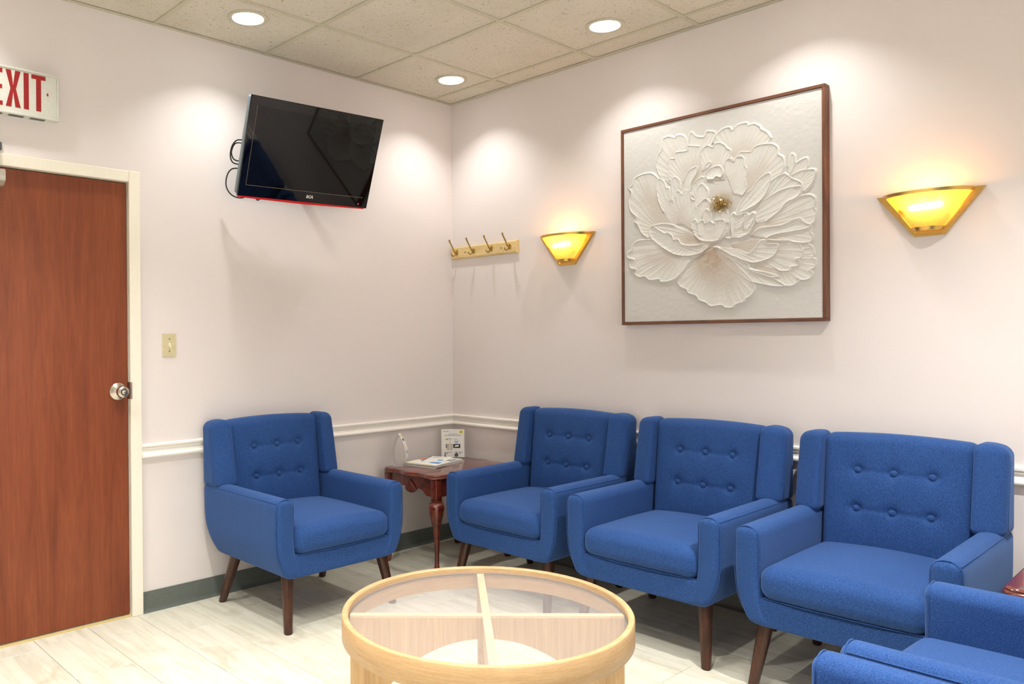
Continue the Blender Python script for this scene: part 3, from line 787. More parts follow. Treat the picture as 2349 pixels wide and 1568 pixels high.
# price poster in a clear stand: leans back slightly, faces the camera side
nx_, ny_ = 0.725, -0.689
ps = thing('sign_holder', 'small upright price leaflet in a clear stand at the back of the corner table', 'sign', (0.150,-0.150,ZT), math.atan2(ny_, nx_)+PI/2)
b = B(); bbox(b, -0.0735, 0.0735, -0.0015, 0.0015, 0.001, 0.180, 0.0006, 1); bbox(b, -0.0735, 0.0735, -0.001, 0.05, 0.0, 0.0026, 0.0006, 1)
obj('acrylic_stand', b, MAT['acrylic'], ps)
b = B(); box(b, -0.0715, 0.0715, -0.0026, -0.0017, 0.003, 0.178); lf = obj('leaflet', b, MAT['paper'], ps)
def put_text(parent, s, size, x, z, mat, y=-0.0028, align='LEFT', off=0.0):
    me = text_mesh(s, size, 0.0, align, off=off); b = B()
    merge_mesh(b, me, Matrix.Translation((x, y, z)) @ Matrix.Rotation(PI/2, 4, 'X'))
    bpy.data.meshes.remove(me)
    me2 = bpy.data.meshes.new('printed_text'); b.to_mesh(me2); b.free(); me2.materials.clear(); me2.materials.append(mat)
    o = bpy.data.objects.new('printed_text', me2); link(o, parent); return o
put_text(lf, 'waterpik', 0.0105, -0.064, 0.163, MAT['ink'])
put_text(lf, 'ASK ME ABOUT', 0.0075, 0.0, 0.147, MAT['ink'], align='CENTER')
put_text(lf, 'EXCLUSIVE PATIENT PRICING', 0.0078, 0.0, 0.138, MAT['ink'], align='CENTER', off=0.0002)
put_text(lf, 'waterpik', 0.0078, 0.004, 0.113, MAT['ink'])
put_text(lf, 'SALE', 0.0062, -0.044, 0.1125, MAT['blackink'], y=-0.0031)
def flat(parent, name, pts, mat, y=-0.0028):
    b = B(); vs = [b.verts.new((x, y, z)) for x, z in pts]; b.faces.new(vs); return obj(name, b, mat, parent)
def rect(a, c, e, g): return [(a,e),(c,e),(c,g),(a,g)]
def disc(x, z, r, n=24): return [(x+r*math.cos(2*PI*k/n), z+r*math.sin(2*PI*k/n)) for k in range(n)]
flat(lf, 'price_badge', disc(0.052,0.162,0.011), MAT['yellow']); flat(lf, 'badge_print', rect(0.046,0.058,0.160,0.1635), MAT['ink'], -0.003)
flat(lf, 'sale_tag', rect(-0.047,-0.028,0.111,0.119), MAT['yellow'], -0.00295)
flat(lf, 'dark_strip', rect(-0.044,-0.036,0.061,0.086), MAT['blackink']); flat(lf, 'dark_strip', rect(0.002,0.046,0.061,0.086), MAT['blackink'])
flat(lf, 'strip_print', [(0.010,0.068),(0.036,0.070),(0.038,0.081),(0.014,0.078)], MAT['paper'], -0.003)
flat(lf, 'price_print', rect(0.012,0.032,0.093,0.098), MAT['blue']); flat(lf, 'text_line', rect(0.006,0.040,0.103,0.1055), MAT['ink'])
flat(lf, 'product_picture', [(-0.037,0.048),(-0.003,0.048),(0.0,0.088),(-0.041,0.088)], MAT['alu'])
flat(lf, 'product_picture', rect(-0.022,-0.014,0.052,0.126), MAT['signwhite'], -0.003); flat(lf, 'product_picture', rect(-0.037,-0.003,0.117,0.121), MAT['alu'], -0.0031)
flat(lf, 'product_picture', [(-0.053,0.006),(-0.044,0.006),(-0.047,0.036),(-0.051,0.036)], MAT['ink']); flat(lf, 'product_picture', [(0.011,0.006),(0.031,0.006),(0.034,0.022),(0.022,0.034),(0.009,0.022)], MAT['ink'])
for x in (-0.044, 0.036): flat(lf, 'price_print', rect(x, x+0.014, 0.0255, 0.0295), MAT['blue'])
for x0_, x1_ in ((-0.045,-0.004),(0.008,0.062)): flat(lf, 'text_line', rect(x0_, x1_, 0.0335, 0.0358), MAT['ink'])
# leaf-shaped clear card holder
pa = math.atan2(0.566, 0.824)
hd = thing('card_holder', 'leaf-shaped clear acrylic card holder on the front left of the corner table', 'card holder', (0.165,-0.600,ZT), pa)
prof_l = catmull([(-0.030,0,0.0),(-0.042,0,0.035),(-0.046,0,0.085),(-0.036,0,0.130),(-0.020,0,0.168),(-0.006,0,0.190)],6)
prof_r = catmull([(-0.006,0,0.190),(0.012,0,0.160),(0.028,0,0.120),(0.036,0,0.085),(0.036,0,0.050),(0.024,0,0.0)],6)
pth = [(-0.030,0.001)] + [(p.x,p.z) for p in prof_l[1:]] + [(p.x,p.z) for p in prof_r[1:]]
b = B(); v_ = []
for i,(x,z) in enumerate(pth+[]):
    v_.append([b.verts.new((x,y,max(z,0.0005))) for y in (-0.035,0.035)])
inner = []
for i,(x,z) in enumerate(pth):
    cx_, cz_ = -0.004, 0.085; L = math.hypot(x-cx_, z-cz_); inner.append([b.verts.new((x-(x-cx_)/L*0.004, y, z-(z-cz_)/L*0.004)) for y in (-0.035,0.035)])
for i in range(len(pth)):
    j = (i+1) % len(pth)
    b.faces.new((v_[i][0],v_[j][0],v_[j][1],v_[i][1])); b.faces.new((inner[i][0],inner[j][0],inner[j][1],inner[i][1]))
    b.faces.new((v_[i][0],v_[j][0],inner[j][0],inner[i][0])); b.faces.new((v_[i][1],v_[j][1],inner[j][1],inner[i][1]))
obj('acrylic_loop', b, MAT['acrylic'], hd, ang=30)
b = B(); cr = [(p.x+0.003,p.z+0.002) for p in prof_r[:-5]]
for (x0_,z0_),(x1_,z1_) in zip(cr,cr[1:]):
    vs = [b.verts.new(q) for q in ((x0_,-0.033,z0_),(x1_,-0.033,z1_),(x1_,0.033,z1_),(x0_,0.033,z0_))]; b.faces.new(vs)
bmesh.ops.remove_doubles(b, verts=b.verts[:], dist=1e-5); cd = obj('card', b, MAT['paper'], hd)
def card_mark(i0, i1, y0, y1, m_):
    b = B()
    for i in range(i0, i1):
        (x0_,z0_),(x1_,z1_) = cr[i], cr[i+1]
        b.faces.new([b.verts.new(q) for q in ((x0_+0.0006,y0,z0_+0.0004),(x1_+0.0006,y0,z1_+0.0004),(x1_+0.0006,y1,z1_+0.0004),(x0_+0.0006,y1,z0_+0.0004))])
    obj('card_print', b, MAT[m_], cd)
card_mark(1,5,0.012,0.028,'yellow'); card_mark(2,4,-0.026,-0.018,'ink'); card_mark(6,8,-0.012,0.02,'ink'); card_mark(10,13,-0.026,-0.016,'yellow'); card_mark(17,20,0.0,0.02,'grey')

# ================================================================== TELEVISION
TW, TH = 0.795, 0.494
tv = thing('television', 'black flat television tilted down on the wall, red strip along its lower edge', 'television', (0.0,0.0,0.0))
yw, tl, rl = -0.0346, 0.3774, 0.0200
n_ = Vector((math.cos(tl)*math.cos(yw), math.cos(tl)*math.sin(yw), -math.sin(tl)))
r_ = Vector((-math.sin(yw), math.cos(yw), 0)); u_ = n_.cross(r_)
r2_ = math.cos(rl)*r_ + math.sin(rl)*u_; u2_ = -math.sin(rl)*r_ + math.cos(rl)*u_
TM = Matrix.Identity(4)
for i in range(3): TM[i][0] = r2_[i]; TM[i][1] = u2_[i]; TM[i][2] = n_[i]
TM.translation = Vector((0.250,-1.2525,2.2560))
tv.matrix_world = TM           # local x right, y up, z out of the screen
b = B(); bbox(b, -TW/2, TW/2, -TH/2, TH/2, -0.012, 0.0, 0.003, 2)
SX, SY0, SY1 = TW/2-0.040, -TH/2+0.060, TH/2-0.045
fr = obj('bezel', b, MAT['black_gloss'], tv)
b = B(); box(b, -SX, SX, SY0, SY1, 0.0002, 0.0006); obj('screen', b, MAT['screen'], tv)
b = B(); box(b, -SX-0.003, -SX, SY0-0.003, SY1, 0.0002, 0.0008); box(b, -SX, SX, SY0-0.003, SY0, 0.0002, 0.0008); obj('screen_edge', b, MAT['tvline'], tv)
b = B(); rbox(b, (0,0,-0.030), (TW/2-0.003, TH/2-0.003, 0.022), 0.014, (4,4,2)); obj('back_cover', b, MAT['tvside'], tv, ang=40, label='silver blue plastic back cover')
b = B(); prism(b, [(-TW/2+0.004,-TH/2+0.002),(TW/2-0.02,-TH/2+0.002),(TW/2-0.02,-TH/2-0.004),(0.03,-TH/2-0.010),(0.00,-TH/2-0.011),(-TW/2+0.004,-TH/2-0.006)], 'z', -0.010, 0.0016)
obj('red_strip', b, MAT['red'], tv)
b = B(); me = text_mesh('RCA', 0.021, 0.0003, 'CENTER', 0.12, 0.0011); merge_mesh(b, me, Matrix.Translation((0.018,-TH/2+0.025,0.0006))); bpy.data.meshes.remove(me); obj('logo', b, MAT['logo'], tv)
b = B(); lathe(b, [(0,0.001),(0.004,0.001),(0.004,0)], 12, c=(TW/2-0.062,-TH/2+0.022,0)); obj('standby_light', b, MAT['led'], tv)
for pts in ([(-TW/2+0.03,0.02,-0.055),(-TW/2-0.012,0.015,-0.06),(-TW/2-0.022,-0.02,-0.085),(-TW/2-0.021,-0.07,-0.09),(-TW/2-0.008,-0.10,-0.07),(-TW/2+0.05,-0.10,-0.055)],
            [(-TW/2+0.03,0.005,-0.055),(-TW/2-0.008,0.0,-0.07),(-TW/2-0.015,-0.025,-0.09),(-TW/2-0.014,-0.06,-0.095),(-TW/2-0.002,-0.085,-0.07),(-TW/2+0.05,-0.08,-0.055)],
            [(-TW/2+0.03,-0.12,-0.055),(-TW/2-0.012,-0.13,-0.07),(-TW/2-0.021,-0.17,-0.095),(-TW/2-0.017,-0.225,-0.095),(-TW/2+0.01,-0.262,-0.075),(-TW/2+0.06,-0.268,-0.06),(-TW/2+0.11,-0.235,-0.055)],
            [(-TW/2+0.12,-0.20,-0.055),(-TW/2+0.135,-0.255,-0.06),(-TW/2+0.150,-0.272,-0.062),(-TW/2+0.165,-0.255,-0.06),(-TW/2+0.17,-0.2,-0.055)]):
    b = B(); tube(b, catmull(pts,6), 0.0034, 8); obj('cable', b, MAT['rubber'], tv, smooth=True)
# bracket holding it
wm = thing('wall_bracket', 'dark steel wall bracket behind the television', 'bracket', (0,-1.25,2.20))
b = B(); bbox(b, 0.0, 0.006, -0.06, 0.06, -0.13, 0.13, 0.002, 1); obj('wall_plate', b, MAT['rubber'], wm)
b = B(); tube(b, [(0.006,0,0),(0.14,0,0.035)], 0.02, 12); obj('arm', b, MAT['rubber'], wm, ang=40)
b = B(); q = TM @ Vector((0,0,-0.0545)); c3 = q - Vector((0,-1.25,2.20)); R3 = TM.to_3x3()
box(b, -0.10, 0.10, -0.10, 0.10, -0.006, 0.0, fn=lambda x,y,z: tuple(c3 + R3 @ Vector((x,y,z)))); obj('mounting_plate', b, MAT['rubber'], wm)

# ================================================================== EXIT SIGN, SWITCH
ex = thing('exit_sign', 'white exit sign with red letters above the door', 'sign', (0.0,-2.622,2.26))
Y0, Y1, Z0, Z1 = -0.168, 0.168, 0.0, 0.198
b = B(); bbox(b, 0.0, 0.046, Y0, Y1, Z0, Z1, 0.002, 1); hs = obj('housing', b, MAT['signwhite'], ex)
b = B()
for (a0,a1,c0,c1) in ((Y0,Y1,Z0,Z0+0.010),(Y0,Y1,Z1-0.010,Z1),(Y0,Y0+0.010,Z0+0.010,Z1-0.010),(Y1-0.010,Y1,Z0+0.010,Z1-0.010)): bbox(b, 0.044, 0.052, a0, a1, c0, c1, 0.002, 1)
obj('face_frame', b, MAT['signwhite'], ex)
b = B(); box(b, 0.046, 0.0475, Y0+0.011, Y1-0.011, Z0+0.011, Z1-0.011); obj('face_plate', b, MAT['signwhite'], ex)
def letter(polys):
    b = B()
    for p in polys: prism(b, [(y+2.622, z-2.26) for y, z in p], 'x', 0.0476, 0.0486)
    obj('letter', b, MAT['signred'], ex)
zb_, zt_ = 2.289, 2.443; s_ = 0.020
def ry(a, c, z0, z1): return [(a,z0),(c,z0),(c,z1),(a,z1)]
letter([ry(-2.735,-2.735+s_,zb_,zt_), ry(-2.735+s_,-2.679,zt_-0.018,zt_), ry(-2.735+s_,-2.681,2.358,2.376), ry(-2.735+s_,-2.679,zb_,zb_+0.018)])
ym = -2.638; wI = 0.0105
letter([[(-2.667,zt_),(-2.646,zt_),(ym,2.366+0.012),(-2.630,zt_),(-2.609,zt_),(ym+wI,2.366),(-2.609,zb_),(-2.630,zb_),(ym,2.366-0.012),(-2.646,zb_),(-2.667,zb_),(ym-wI,2.366)]])
letter([ry(-2.597,-2.577,zb_,zt_)])
letter([ry(-2.566,-2.509,zt_-0.018,zt_), ry(-2.5475,-2.5275,zb_,zt_-0.018)])
b = B(); box(b, 0.0476, 0.0484, 0.118, 0.124, 0.101, 0.113); obj('arrow_knockout', b, MAT['signred'], ex)
for yv in (-0.115,-0.03,0.055):
    b = B(); box(b, 0.008, 0.038, yv, yv+0.062, -0.0008, 0.0)
    vn = obj('vent', b, MAT['vent'], ex)
    b = B()
    for k in range(7): box(b, 0.010+k*0.004, 0.0115+k*0.004, yv+0.003, yv+0.059, -0.0016, -0.0008)
    obj('louvre', b, MAT['cove'], vn)
sw = thing('light_switch', 'almond coloured toggle light switch on the wall right of the door', 'light switch', (0.0,-1.9375,1.275))
b = B(); bbox(b, 0.0, 0.005, -0.035, 0.035, -0.057, 0.057, 0.0018, 2); obj('cover_plate', b, MAT['almond'], sw)
b = B(); box(b, 0.0046, 0.0052, -0.005, 0.005, -0.012, 0.012); obj('toggle_slot', b, MAT['ivory'], sw)
b = B(); box(b, 0.004, 0.020, -0.004, 0.004, -0.004, 0.006, fn=lambda x,y,z: (x, y*(1-0.25*(x-0.004)/0.016), z-0.008*(x-0.004)/0.016)); obj('toggle', b, MAT['ivory'], sw)
for z in (-0.030, 0.030):
    b = B(); lathe(b, [(0,0.0008),(0.003,0.0006),(0.0035,0)], 12); bmesh.ops.rotate(b, verts=b.verts[:], cent=(0,0,0), matrix=Matrix.Rotation(PI/2,3,'Y')); bmesh.ops.translate(b, verts=b.verts[:], vec=(0.005,0,z)); obj('screw', b, MAT['ink'], sw)

# ================================================================== COAT RACK
ck = thing('coat_rack', 'pale wooden coat rack with four brass hooks on the wall beside the corner', 'coat rack', (0.293,0,1.848))
b = B(); prism(b, [(0,-0.039),(-0.012,-0.039),(-0.020,-0.030),(-0.020,0.030),(-0.012,0.039),(0,0.039)], 'x', -0.280, 0.280, fn=lambda x,y,z: (x*(1-0.010*max(0,(-y-0.012)/0.008)*2.6), y, z))
obj('board', b, MAT['pine'], ck)
for i, x in enumerate((-0.226,-0.075,0.076,0.227)):
    b = B(); z0 = 0.004
    lathe(b, [(0,0.006),(0.009,0.005),(0.0145,0.002),(0.0155,0.0)], 20); bmesh.ops.rotate(b, verts=b.verts[:], cent=(0,0,0), matrix=Matrix.Rotation(PI/2,3,'X')); bmesh.ops.scale(b, verts=b.verts[:], vec=(0.85,1,1.3)); bmesh.ops.translate(b, verts=b.verts[:], vec=(x,-0.020,z0))
    pts = catmull([(x,-0.022,z0-0.004),(x,-0.036,z0-0.002),(x,-0.048,z0+0.010),(x,-0.060,z0+0.030),(x,-0.074,z0+0.048),(x,-0.086,z0+0.066),(x,-0.089,z0+0.076)],5)
    n = len(pts); rad = [0.0050 - 0.0012*math.sin(PI*i_/(n-1)) + 0.0016*(i_/(n-1))**3 for i_ in range(n)]
    tube(b, pts, rad, 10)
    pts = catmull([(x,-0.022,z0-0.006),(x,-0.034,z0-0.012),(x,-0.044,z0-0.022),(x,-0.056,z0-0.026),(x,-0.066,z0-0.020),(x,-0.070,z0-0.012)],5)
    n = len(pts); tube(b, pts, [0.0042-0.0012*(i_/(n-1)) + (0.0016 if i_ > n-4 else 0) for i_ in range(n)], 10)
    hk = obj('hook', b, MAT['brass_dark'], ck, smooth=True)
    b = B(); lathe(b, [(0,0.0065),(0.0028,0.006),(0.003,0.004)], 10); bmesh.ops.rotate(b, verts=b.verts[:], cent=(0,0,0), matrix=Matrix.Rotation(PI/2,3,'X')); bmesh.ops.translate(b, verts=b.verts[:], vec=(x,-0.020,z0+0.012)); obj('screw', b, MAT['brass'], hk)
for x in (-0.152, 0.155):
    b = B(); lathe(b, [(0,0.002),(0.004,0.002),(0.0048,0)], 14); bmesh.ops.rotate(b, verts=b.verts[:], cent=(0,0,0), matrix=Matrix.Rotation(PI/2,3,'X')); bmesh.ops.translate(b, verts=b.verts[:], vec=(x,-0.020,0)); obj('screw_plug', b, MAT['frame'], ck, smooth=True)

# ================================================================== SCONCES
def sconce(label, cx, zb):
    """zb: height of the lower edge of the plate"""
    t_ = thing('wall_sconce', label, 'wall lamp', (cx, 0, zb), 0, 'brass wall lamps with ribbed glass')
    hw, hb, hh = 0.187, 0.052, 0.172
    b = B()
    v0 = [(-hw,hh),(hw,hh),(hb,0),(-hb,0)]; d = 0.022
    ou = [b.verts.new((x,0,z)) for x,z in v0]; of = [b.verts.new((x,-d,z)) for x,z in v0]
    def ins(f): return [(-hw+f*2.35,hh-0.0*f),(hw-f*2.35,hh-0.0*f),(hb-f*0.55,f*1.0),(-hb+f*0.55,f*1.0)]
    i1 = [b.verts.new((x,-d,z)) for x,z in ins(0.012)]; i2 = [b.verts.new((x,-d+0.004,z)) for x,z in ins(0.0135)]
    for A_, B_ in ((ou,of),(of,i1),(i1,i2)):
        for k in range(4): b.faces.new((A_[k],A_[(k+1)%4],B_[(k+1)%4],B_[k]))
    b.faces.new(i2); b.faces.new(ou)
    bmesh.ops.remove_doubles(b, verts=b.verts[:], dist=1e-6)
    obj('back_plate', b, MAT['brass'], t_)
    # curved glass: elliptical front between lower and upper rim, fluted
    def sec(z, extra=0.0):
        k = (z-0.020)/(0.160-0.020); a = 0.046 + (0.148-0.046)*k; dep = 0.040 + (0.098-0.040)*k
        return a+extra, dep+extra
    def pt(th, z, extra=0.0):
        a, dep = sec(z, extra); return (-a*math.cos(th), -d-0.0-dep*math.sin(th)**0.9 if math.sin(th) > 0 else -d, z)
    b = B(); NF = 56; N = NF*4; zz = [0.022+0.136*i/6 for i in range(7)]; g = []
    for z in zz:
        row = []
        for i in range(N+1):
            th = PI*i/N; row.append(b.verts.new(pt(th, z, 0.0011*math.cos(2*PI*i/4))))
        g.append(row)
    for r1, r2 in zip(g, g[1:]):
        for i in range(N): b.faces.new((r1[i], r1[i+1], r2[i+1], r2[i]))
    sh = obj('glass_shade', b, MAT['shade'], t_, smooth=True, label='ribbed glass shade lit from within')
    def band(z0, z1, out):
        b = B(); M_ = 48; rows = []
        for (z, e) in ((z0,out),(z1,out),(z1,out-0.003),(z0,out-0.003)): rows.append([b.verts.new(pt(PI*i/M_, min(max(z,0.018),0.172), e)) for i in range(M_+1)])
        for q in range(4):
            r1, r2 = rows[q], rows[(q+1)%4]
            for i in range(M_): b.faces.new((r1[i], r1[i+1], r2[i+1], r2[i]))
        b.faces.new([r[0] for r in rows]); b.faces.new([r[-1] for r in rows]); return b
    obj('upper_band', band(0.158,0.170,0.004), MAT['brass'], t_, ang=40)
    obj('lower_band', band(0.018,0.032,0.004), MAT['brass'], t_, ang=40)
    b = B(); cap = [b.verts.new(pt(PI*i/24, 0.0185, 0.002)) for i in range(25)]; cap2 = [b.verts.new((v.co.x, v.co.y, 0.0205)) for v in cap]
    b.faces.new(cap[::-1]); b.faces.new(cap2)
    for i in range(25): b.faces.new((cap[i],cap[(i+1)%25],cap2[(i+1)%25],cap2[i]))
    obj('bottom_cap', b, MAT['brass'], t_)
    b = B(); tube(b, [(-0.082,-0.058,0.104),(-0.060,-0.058,0.108)], 0.010, 14); tube(b, [(-0.082,-0.058,0.104),(-0.082,-0.020,0.104)], 0.006, 8); obj('lamp_socket', b, MAT['ivory'], t_, ang=40)
    b = B(); tube(b, [(-0.060,-0.058,0.108),(-0.055,-0.058,0.109),(-0.045,-0.058,0.110),(0.045,-0.058,0.114),(0.055,-0.058,0.114),(0.060,-0.058,0.114)], [0.006,0.012,0.015,0.015,0.012,0.005], 16); obj('bulb', b, MAT['bulb'], t_, smooth=True)
    for xx in (-0.030, 0.030):
        p = bpy.data.lights.new('sconce_light','POINT'); p.energy = SCONCE_POWER/2; p.color = (1.0,0.44,0.12); p.shadow_soft_size = 0.020
        o = bpy.data.objects.new('sconce_light', p); link(o, t_); o.location = (xx,-0.058,0.140)
    return t_
sconce('brass wall lamp with ribbed glass between the coat rack and the painting', 0.940, 1.707)
sconce('brass wall lamp with ribbed glass on the right of the painting', 2.720, 1.694)

# ================================================================== PAINTING
PX, PZ = 1.8305, 1.8735
pt_ = thing('painting', 'large square relief painting of a white peony in a thin brown frame', 'painting', (PX, 0, PZ))
hw = 0.511; fd = 0.048
for (name, q, m_) in (('h',(-hw,hw,-hw,-hw+0.014),'frame'),('h',(-hw,hw,hw-0.014,hw),'frame'),('v',(-hw,-hw+0.014,-hw+0.0141,hw-0.0141),'frame_v'),('v',(hw-0.014,hw,-hw+0.0141,hw-0.0141),'frame_v')):
    b = B(); bbox(b, q[0], q[1], -fd, 0.0, q[2], q[3], 0.0012, 1); obj('frame_bar', b, MAT[m_], pt_)
PETALS = [
([(0,351),(16,385),(50,407),(84,408),(97,392),(118,409),(142,414),(169,411),(173,400),(199,402),(227,384),(233,370),(259,351),(278,322)],[(206,205),(41,233)]),
([(-283,230),(-306,290),(-297,341),(-278,364),(-273,398),(-263,422),(-229,426),(-201,414),(-187,424),(-154,415),(-138,394),(-132,363)],[(-47,172),(-212,172)]),
([(-132,363),(-125,395),(-118,421),(-104,418),(-82,397),(-46,389),(-35,410),(-10,408),(14,393),(-2,351)],[(-29,211),(-119,259)]),
([(121,268),(135,283),(183,276),(195,290),(219,299),(254,299),(286,292),(309,270),(310,242),(332,223),(336,184),(320,140)],[(229,44),(141,80),(108,189)]),
([(350,181),(362,225),(369,233),(381,224),(384,191)],[(369,148),(346,151)]),
([(354,135),(377,177),(399,196),(432,205),(440,181),(432,149)],[(376,85),(331,115)]),
([(369,140),(406,153),(465,149),(469,124),(453,89),(424,59)],[(376,55),(354,89)]),
([(277,127),(300,141),(331,150),(343,149),(365,129),(380,119),(410,99),(412,72),(398,48)],[(205,-56),(210,46)]),
([(323,8),(353,27),(376,39),(413,43),(446,41),(468,23),(464,-18),(471,-33),(467,-71),(453,-88)],[(205,-103),(189,-54)]),
([(209,-56),(205,-24),(229,32),(277,61),(316,79),(361,87),(406,85),(412,69),(391,37),(346,21),(323,-7),(284,-34),(253,-53)],[(209,-56)]),
([(383,-55),(405,-56),(427,-77),(453,-99),(447,-121),(457,-137),(454,-159),(427,-168),(368,-159)],[(180,-117),(189,-62)]),
([(181,-109),(221,-81),(268,-79),(322,-77),(383,-58),(434,-82),(453,-96),(420,-107),(360,-112),(284,-119),(252,-136),(314,-147),(364,-151)],[(284,-139),(181,-109)]),
([(107,-13),(149,76),(190,105),(218,140),(246,159),(273,163),(276,123),(253,72),(229,44),(197,24),(140,4)],[(107,-13)]),
([(438,-173),(456,-186),(463,-220),(452,-231),(468,-243),(464,-277),(444,-286),(455,-302),(441,-326),(404,-329),(391,-317),(393,-335),(367,-352),(336,-350)],[(188,-253),(345,-172)]),
([(397,-167),(413,-193),(408,-231),(386,-235),(401,-247),(395,-266),(363,-269),(358,-284),(321,-284),(306,-277)],[(122,-224),(89,-140),(205,-127)]),
([(38,-201),(72,-204),(139,-233),(180,-264),(244,-282),(310,-307),(283,-310)],[(204,-294),(38,-201)]),
([(0,-148),(21,-150),(72,-181),(123,-216),(164,-235),(180,-268),(244,-296),(290,-315),(336,-350),(283,-349),(220,-334),(171,-319),(122,-288),(64,-236),(21,-191)],[(0,-148)]),
([(172,-192),(204,-167),(225,-139),(256,-140),(252,-155),(283,-157),(307,-164),(299,-199),(268,-223),(204,-237),(155,-226),(98,-198)],[(30,-151),(123,-167)]),
([(-168,-274),(-188,-298),(-177,-325),(-140,-344),(-133,-361),(-91,-376),(-77,-397),(-42,-411),(-15,-430),(37,-426),(58,-439),(92,-439),(109,-425),(146,-414),(155,-401),(179,-388),(199,-361),(196,-333)],[(89,-221),(-5,-152),(-67,-184)]),
([(-330,-79),(-405,-76),(-441,-95),(-451,-121),(-479,-137),(-474,-162),(-436,-174),(-464,-186),(-460,-215),(-424,-226),(-433,-248),(-406,-266),(-373,-265),(-346,-285),(-294,-283),(-282,-297),(-234,-296),(-196,-281),(-158,-249),(-130,-213)],[(-14,-147),(-214,-103)]),
([(-354,-68),(-389,-42),(-414,5),(-435,25),(-421,46),(-455,81),(-467,137),(-449,175),(-467,200),(-440,219),(-428,248),(-377,262),(-327,257),(-288,222)],[(-185,-38),(-329,-70)]),
([(-208,-18),(-261,-6),(-319,-8),(-346,-22),(-339,-65),(-300,-104),(-252,-139),(-195,-169),(-130,-179),(-67,-172),(-40,-157)],[(-14,-131),(-139,-51)]),
([(-319,-14),(-280,-40),(-259,-54),(-237,-54),(-215,-73),(-209,-91),(-185,-91),(-167,-116),(-121,-129),(-49,-126)],[(-85,-166),(-233,-136),(-320,-76),(-329,-22)]),
([(-299,132),(-302,202),(-288,225),(-259,205),(-248,175),(-231,166),(-227,105)],[(-139,-26),(-194,-11),(-270,50)]),
([(-270,58),(-294,114),(-299,149)],[(-241,107),(-157,-24),(-223,-12)]),
([(-235,210),(-232,278),(-228,314),(-202,312),(-195,340),(-136,338),(-129,361),(-68,347)],[(-47,172),(-203,162)]),
([(-66,296),(-57,328),(-28,345),(-2,331),(11,345),(37,345),(62,327),(71,313),(89,299),(87,270),(102,253)],[(57,165),(-47,172)]),
([(53,235),(65,257),(82,262),(102,245),(113,261),(135,263),(154,250),(156,218),(166,196),(160,149),(165,108),(142,78)],[(99,94),(74,162)]),
([(-220,104),(-219,203),(-198,219),(-174,196),(-167,156)],[(-157,44),(-120,-28),(-194,23)]),
([(-197,118),(-193,145),(-175,145),(-165,131),(-151,144),(-128,141),(-113,122),(-110,98),(-92,87),(-86,52),(-67,48),(-57,19)],[(-84,-82),(-185,-3)]),
([(-156,189),(-132,232),(-105,248),(-81,250),(-83,220),(-110,182),(-119,141)],[(-120,90),(-165,114)]),
([(-110,115),(-105,163),(-78,190),(-49,196),(-36,171)],[(-30,95),(-74,68)]),
([(-97,87),(-81,148),(-56,165),(-38,146),(-25,123),(-30,91)],[(-30,12),(-75,17)]),
([(-83,60),(-48,89),(-25,82),(-12,51),(-13,27)],[(-48,-19),(-84,10)]),
([(-56,224),(-38,254),(-18,265),(-11,256),(-27,234)],[(-56,224)]),
([(-43,192),(-38,213),(-7,234),(32,236),(51,207),(40,180),(14,188),(1,177),(-29,180)],[(-43,192)]),
([(60,-109),(90,-108),(83,-34),(86,-10),(103,4),(115,-10),(148,-1),(166,-4),(173,-16),(193,-4),(209,-17),(205,-48),(189,-78),(164,-103),(123,-117)],[(60,-109)]),
([(107,-77),(115,-30),(148,-3),(155,-26),(132,-72)],[(107,-77)]),
([(148,-82),(156,-42),(196,-7),(197,-39),(164,-83)],[(148,-82)]),
([(-57,-18),(-48,27),(-28,38),(-13,10),(-13,-23)],[(-57,-18)]),
([(5,-25),(12,3),(31,25),(50,20),(49,-22)],[(5,-25)]),
([(39,-21),(44,20),(65,23),(73,-9),(69,-41)],[(39,-21)]),
([(-116,-45),(-114,-16),(-93,-4),(-79,-24),(-73,-15),(-48,-13),(-42,-28),(-17,-21),(4,-35),(13,-20),(52,-22),(58,-35),(77,-35),(80,-62),(64,-89),(30,-114),(-13,-120),(-66,-109),(-98,-81)],[(-116,-45)]),
([(-75,-83),(-80,-32),(-70,-16)],[(-48,-36),(-49,-102)]),
([(30,-110),(56,-72),(58,-38)],[(22,-43),(-5,-107)]),
]
N = 470; half = 0.4955
gx = np.linspace(-half, half, N); X, Z = np.meshgrid(gx, gx)
def vnoise(X, Z, f, seed):
    r = np.random.default_rng(seed).random((64,64)); u = (X*f) % 63; w = (Z*f) % 63
    i, j = u.astype(int), w.astype(int); fu, fw_ = u-i, w-j; fu = fu*fu*(3-2*fu); fw_ = fw_*fw_*(3-2*fw_)
    a = r[j,i]*(1-fu)+r[j,(i+1)%64]*fu; c = r[(j+1)%64,i]*(1-fu)+r[(j+1)%64,(i+1)%64]*fu
    return a*(1-fw_)+c*fw_
hgt = 0.0012*(vnoise(X+3,Z+3,14,1)-0.5) + 0.0011*(vnoise(X+3,Z+3,60,2)-0.5) + 0.0005*(vnoise(X+3,Z+3,160,3)-0.5)
tint = np.zeros((N,N)); warm = np.zeros((N,N))
BX, BZ = -0.022, -0.130
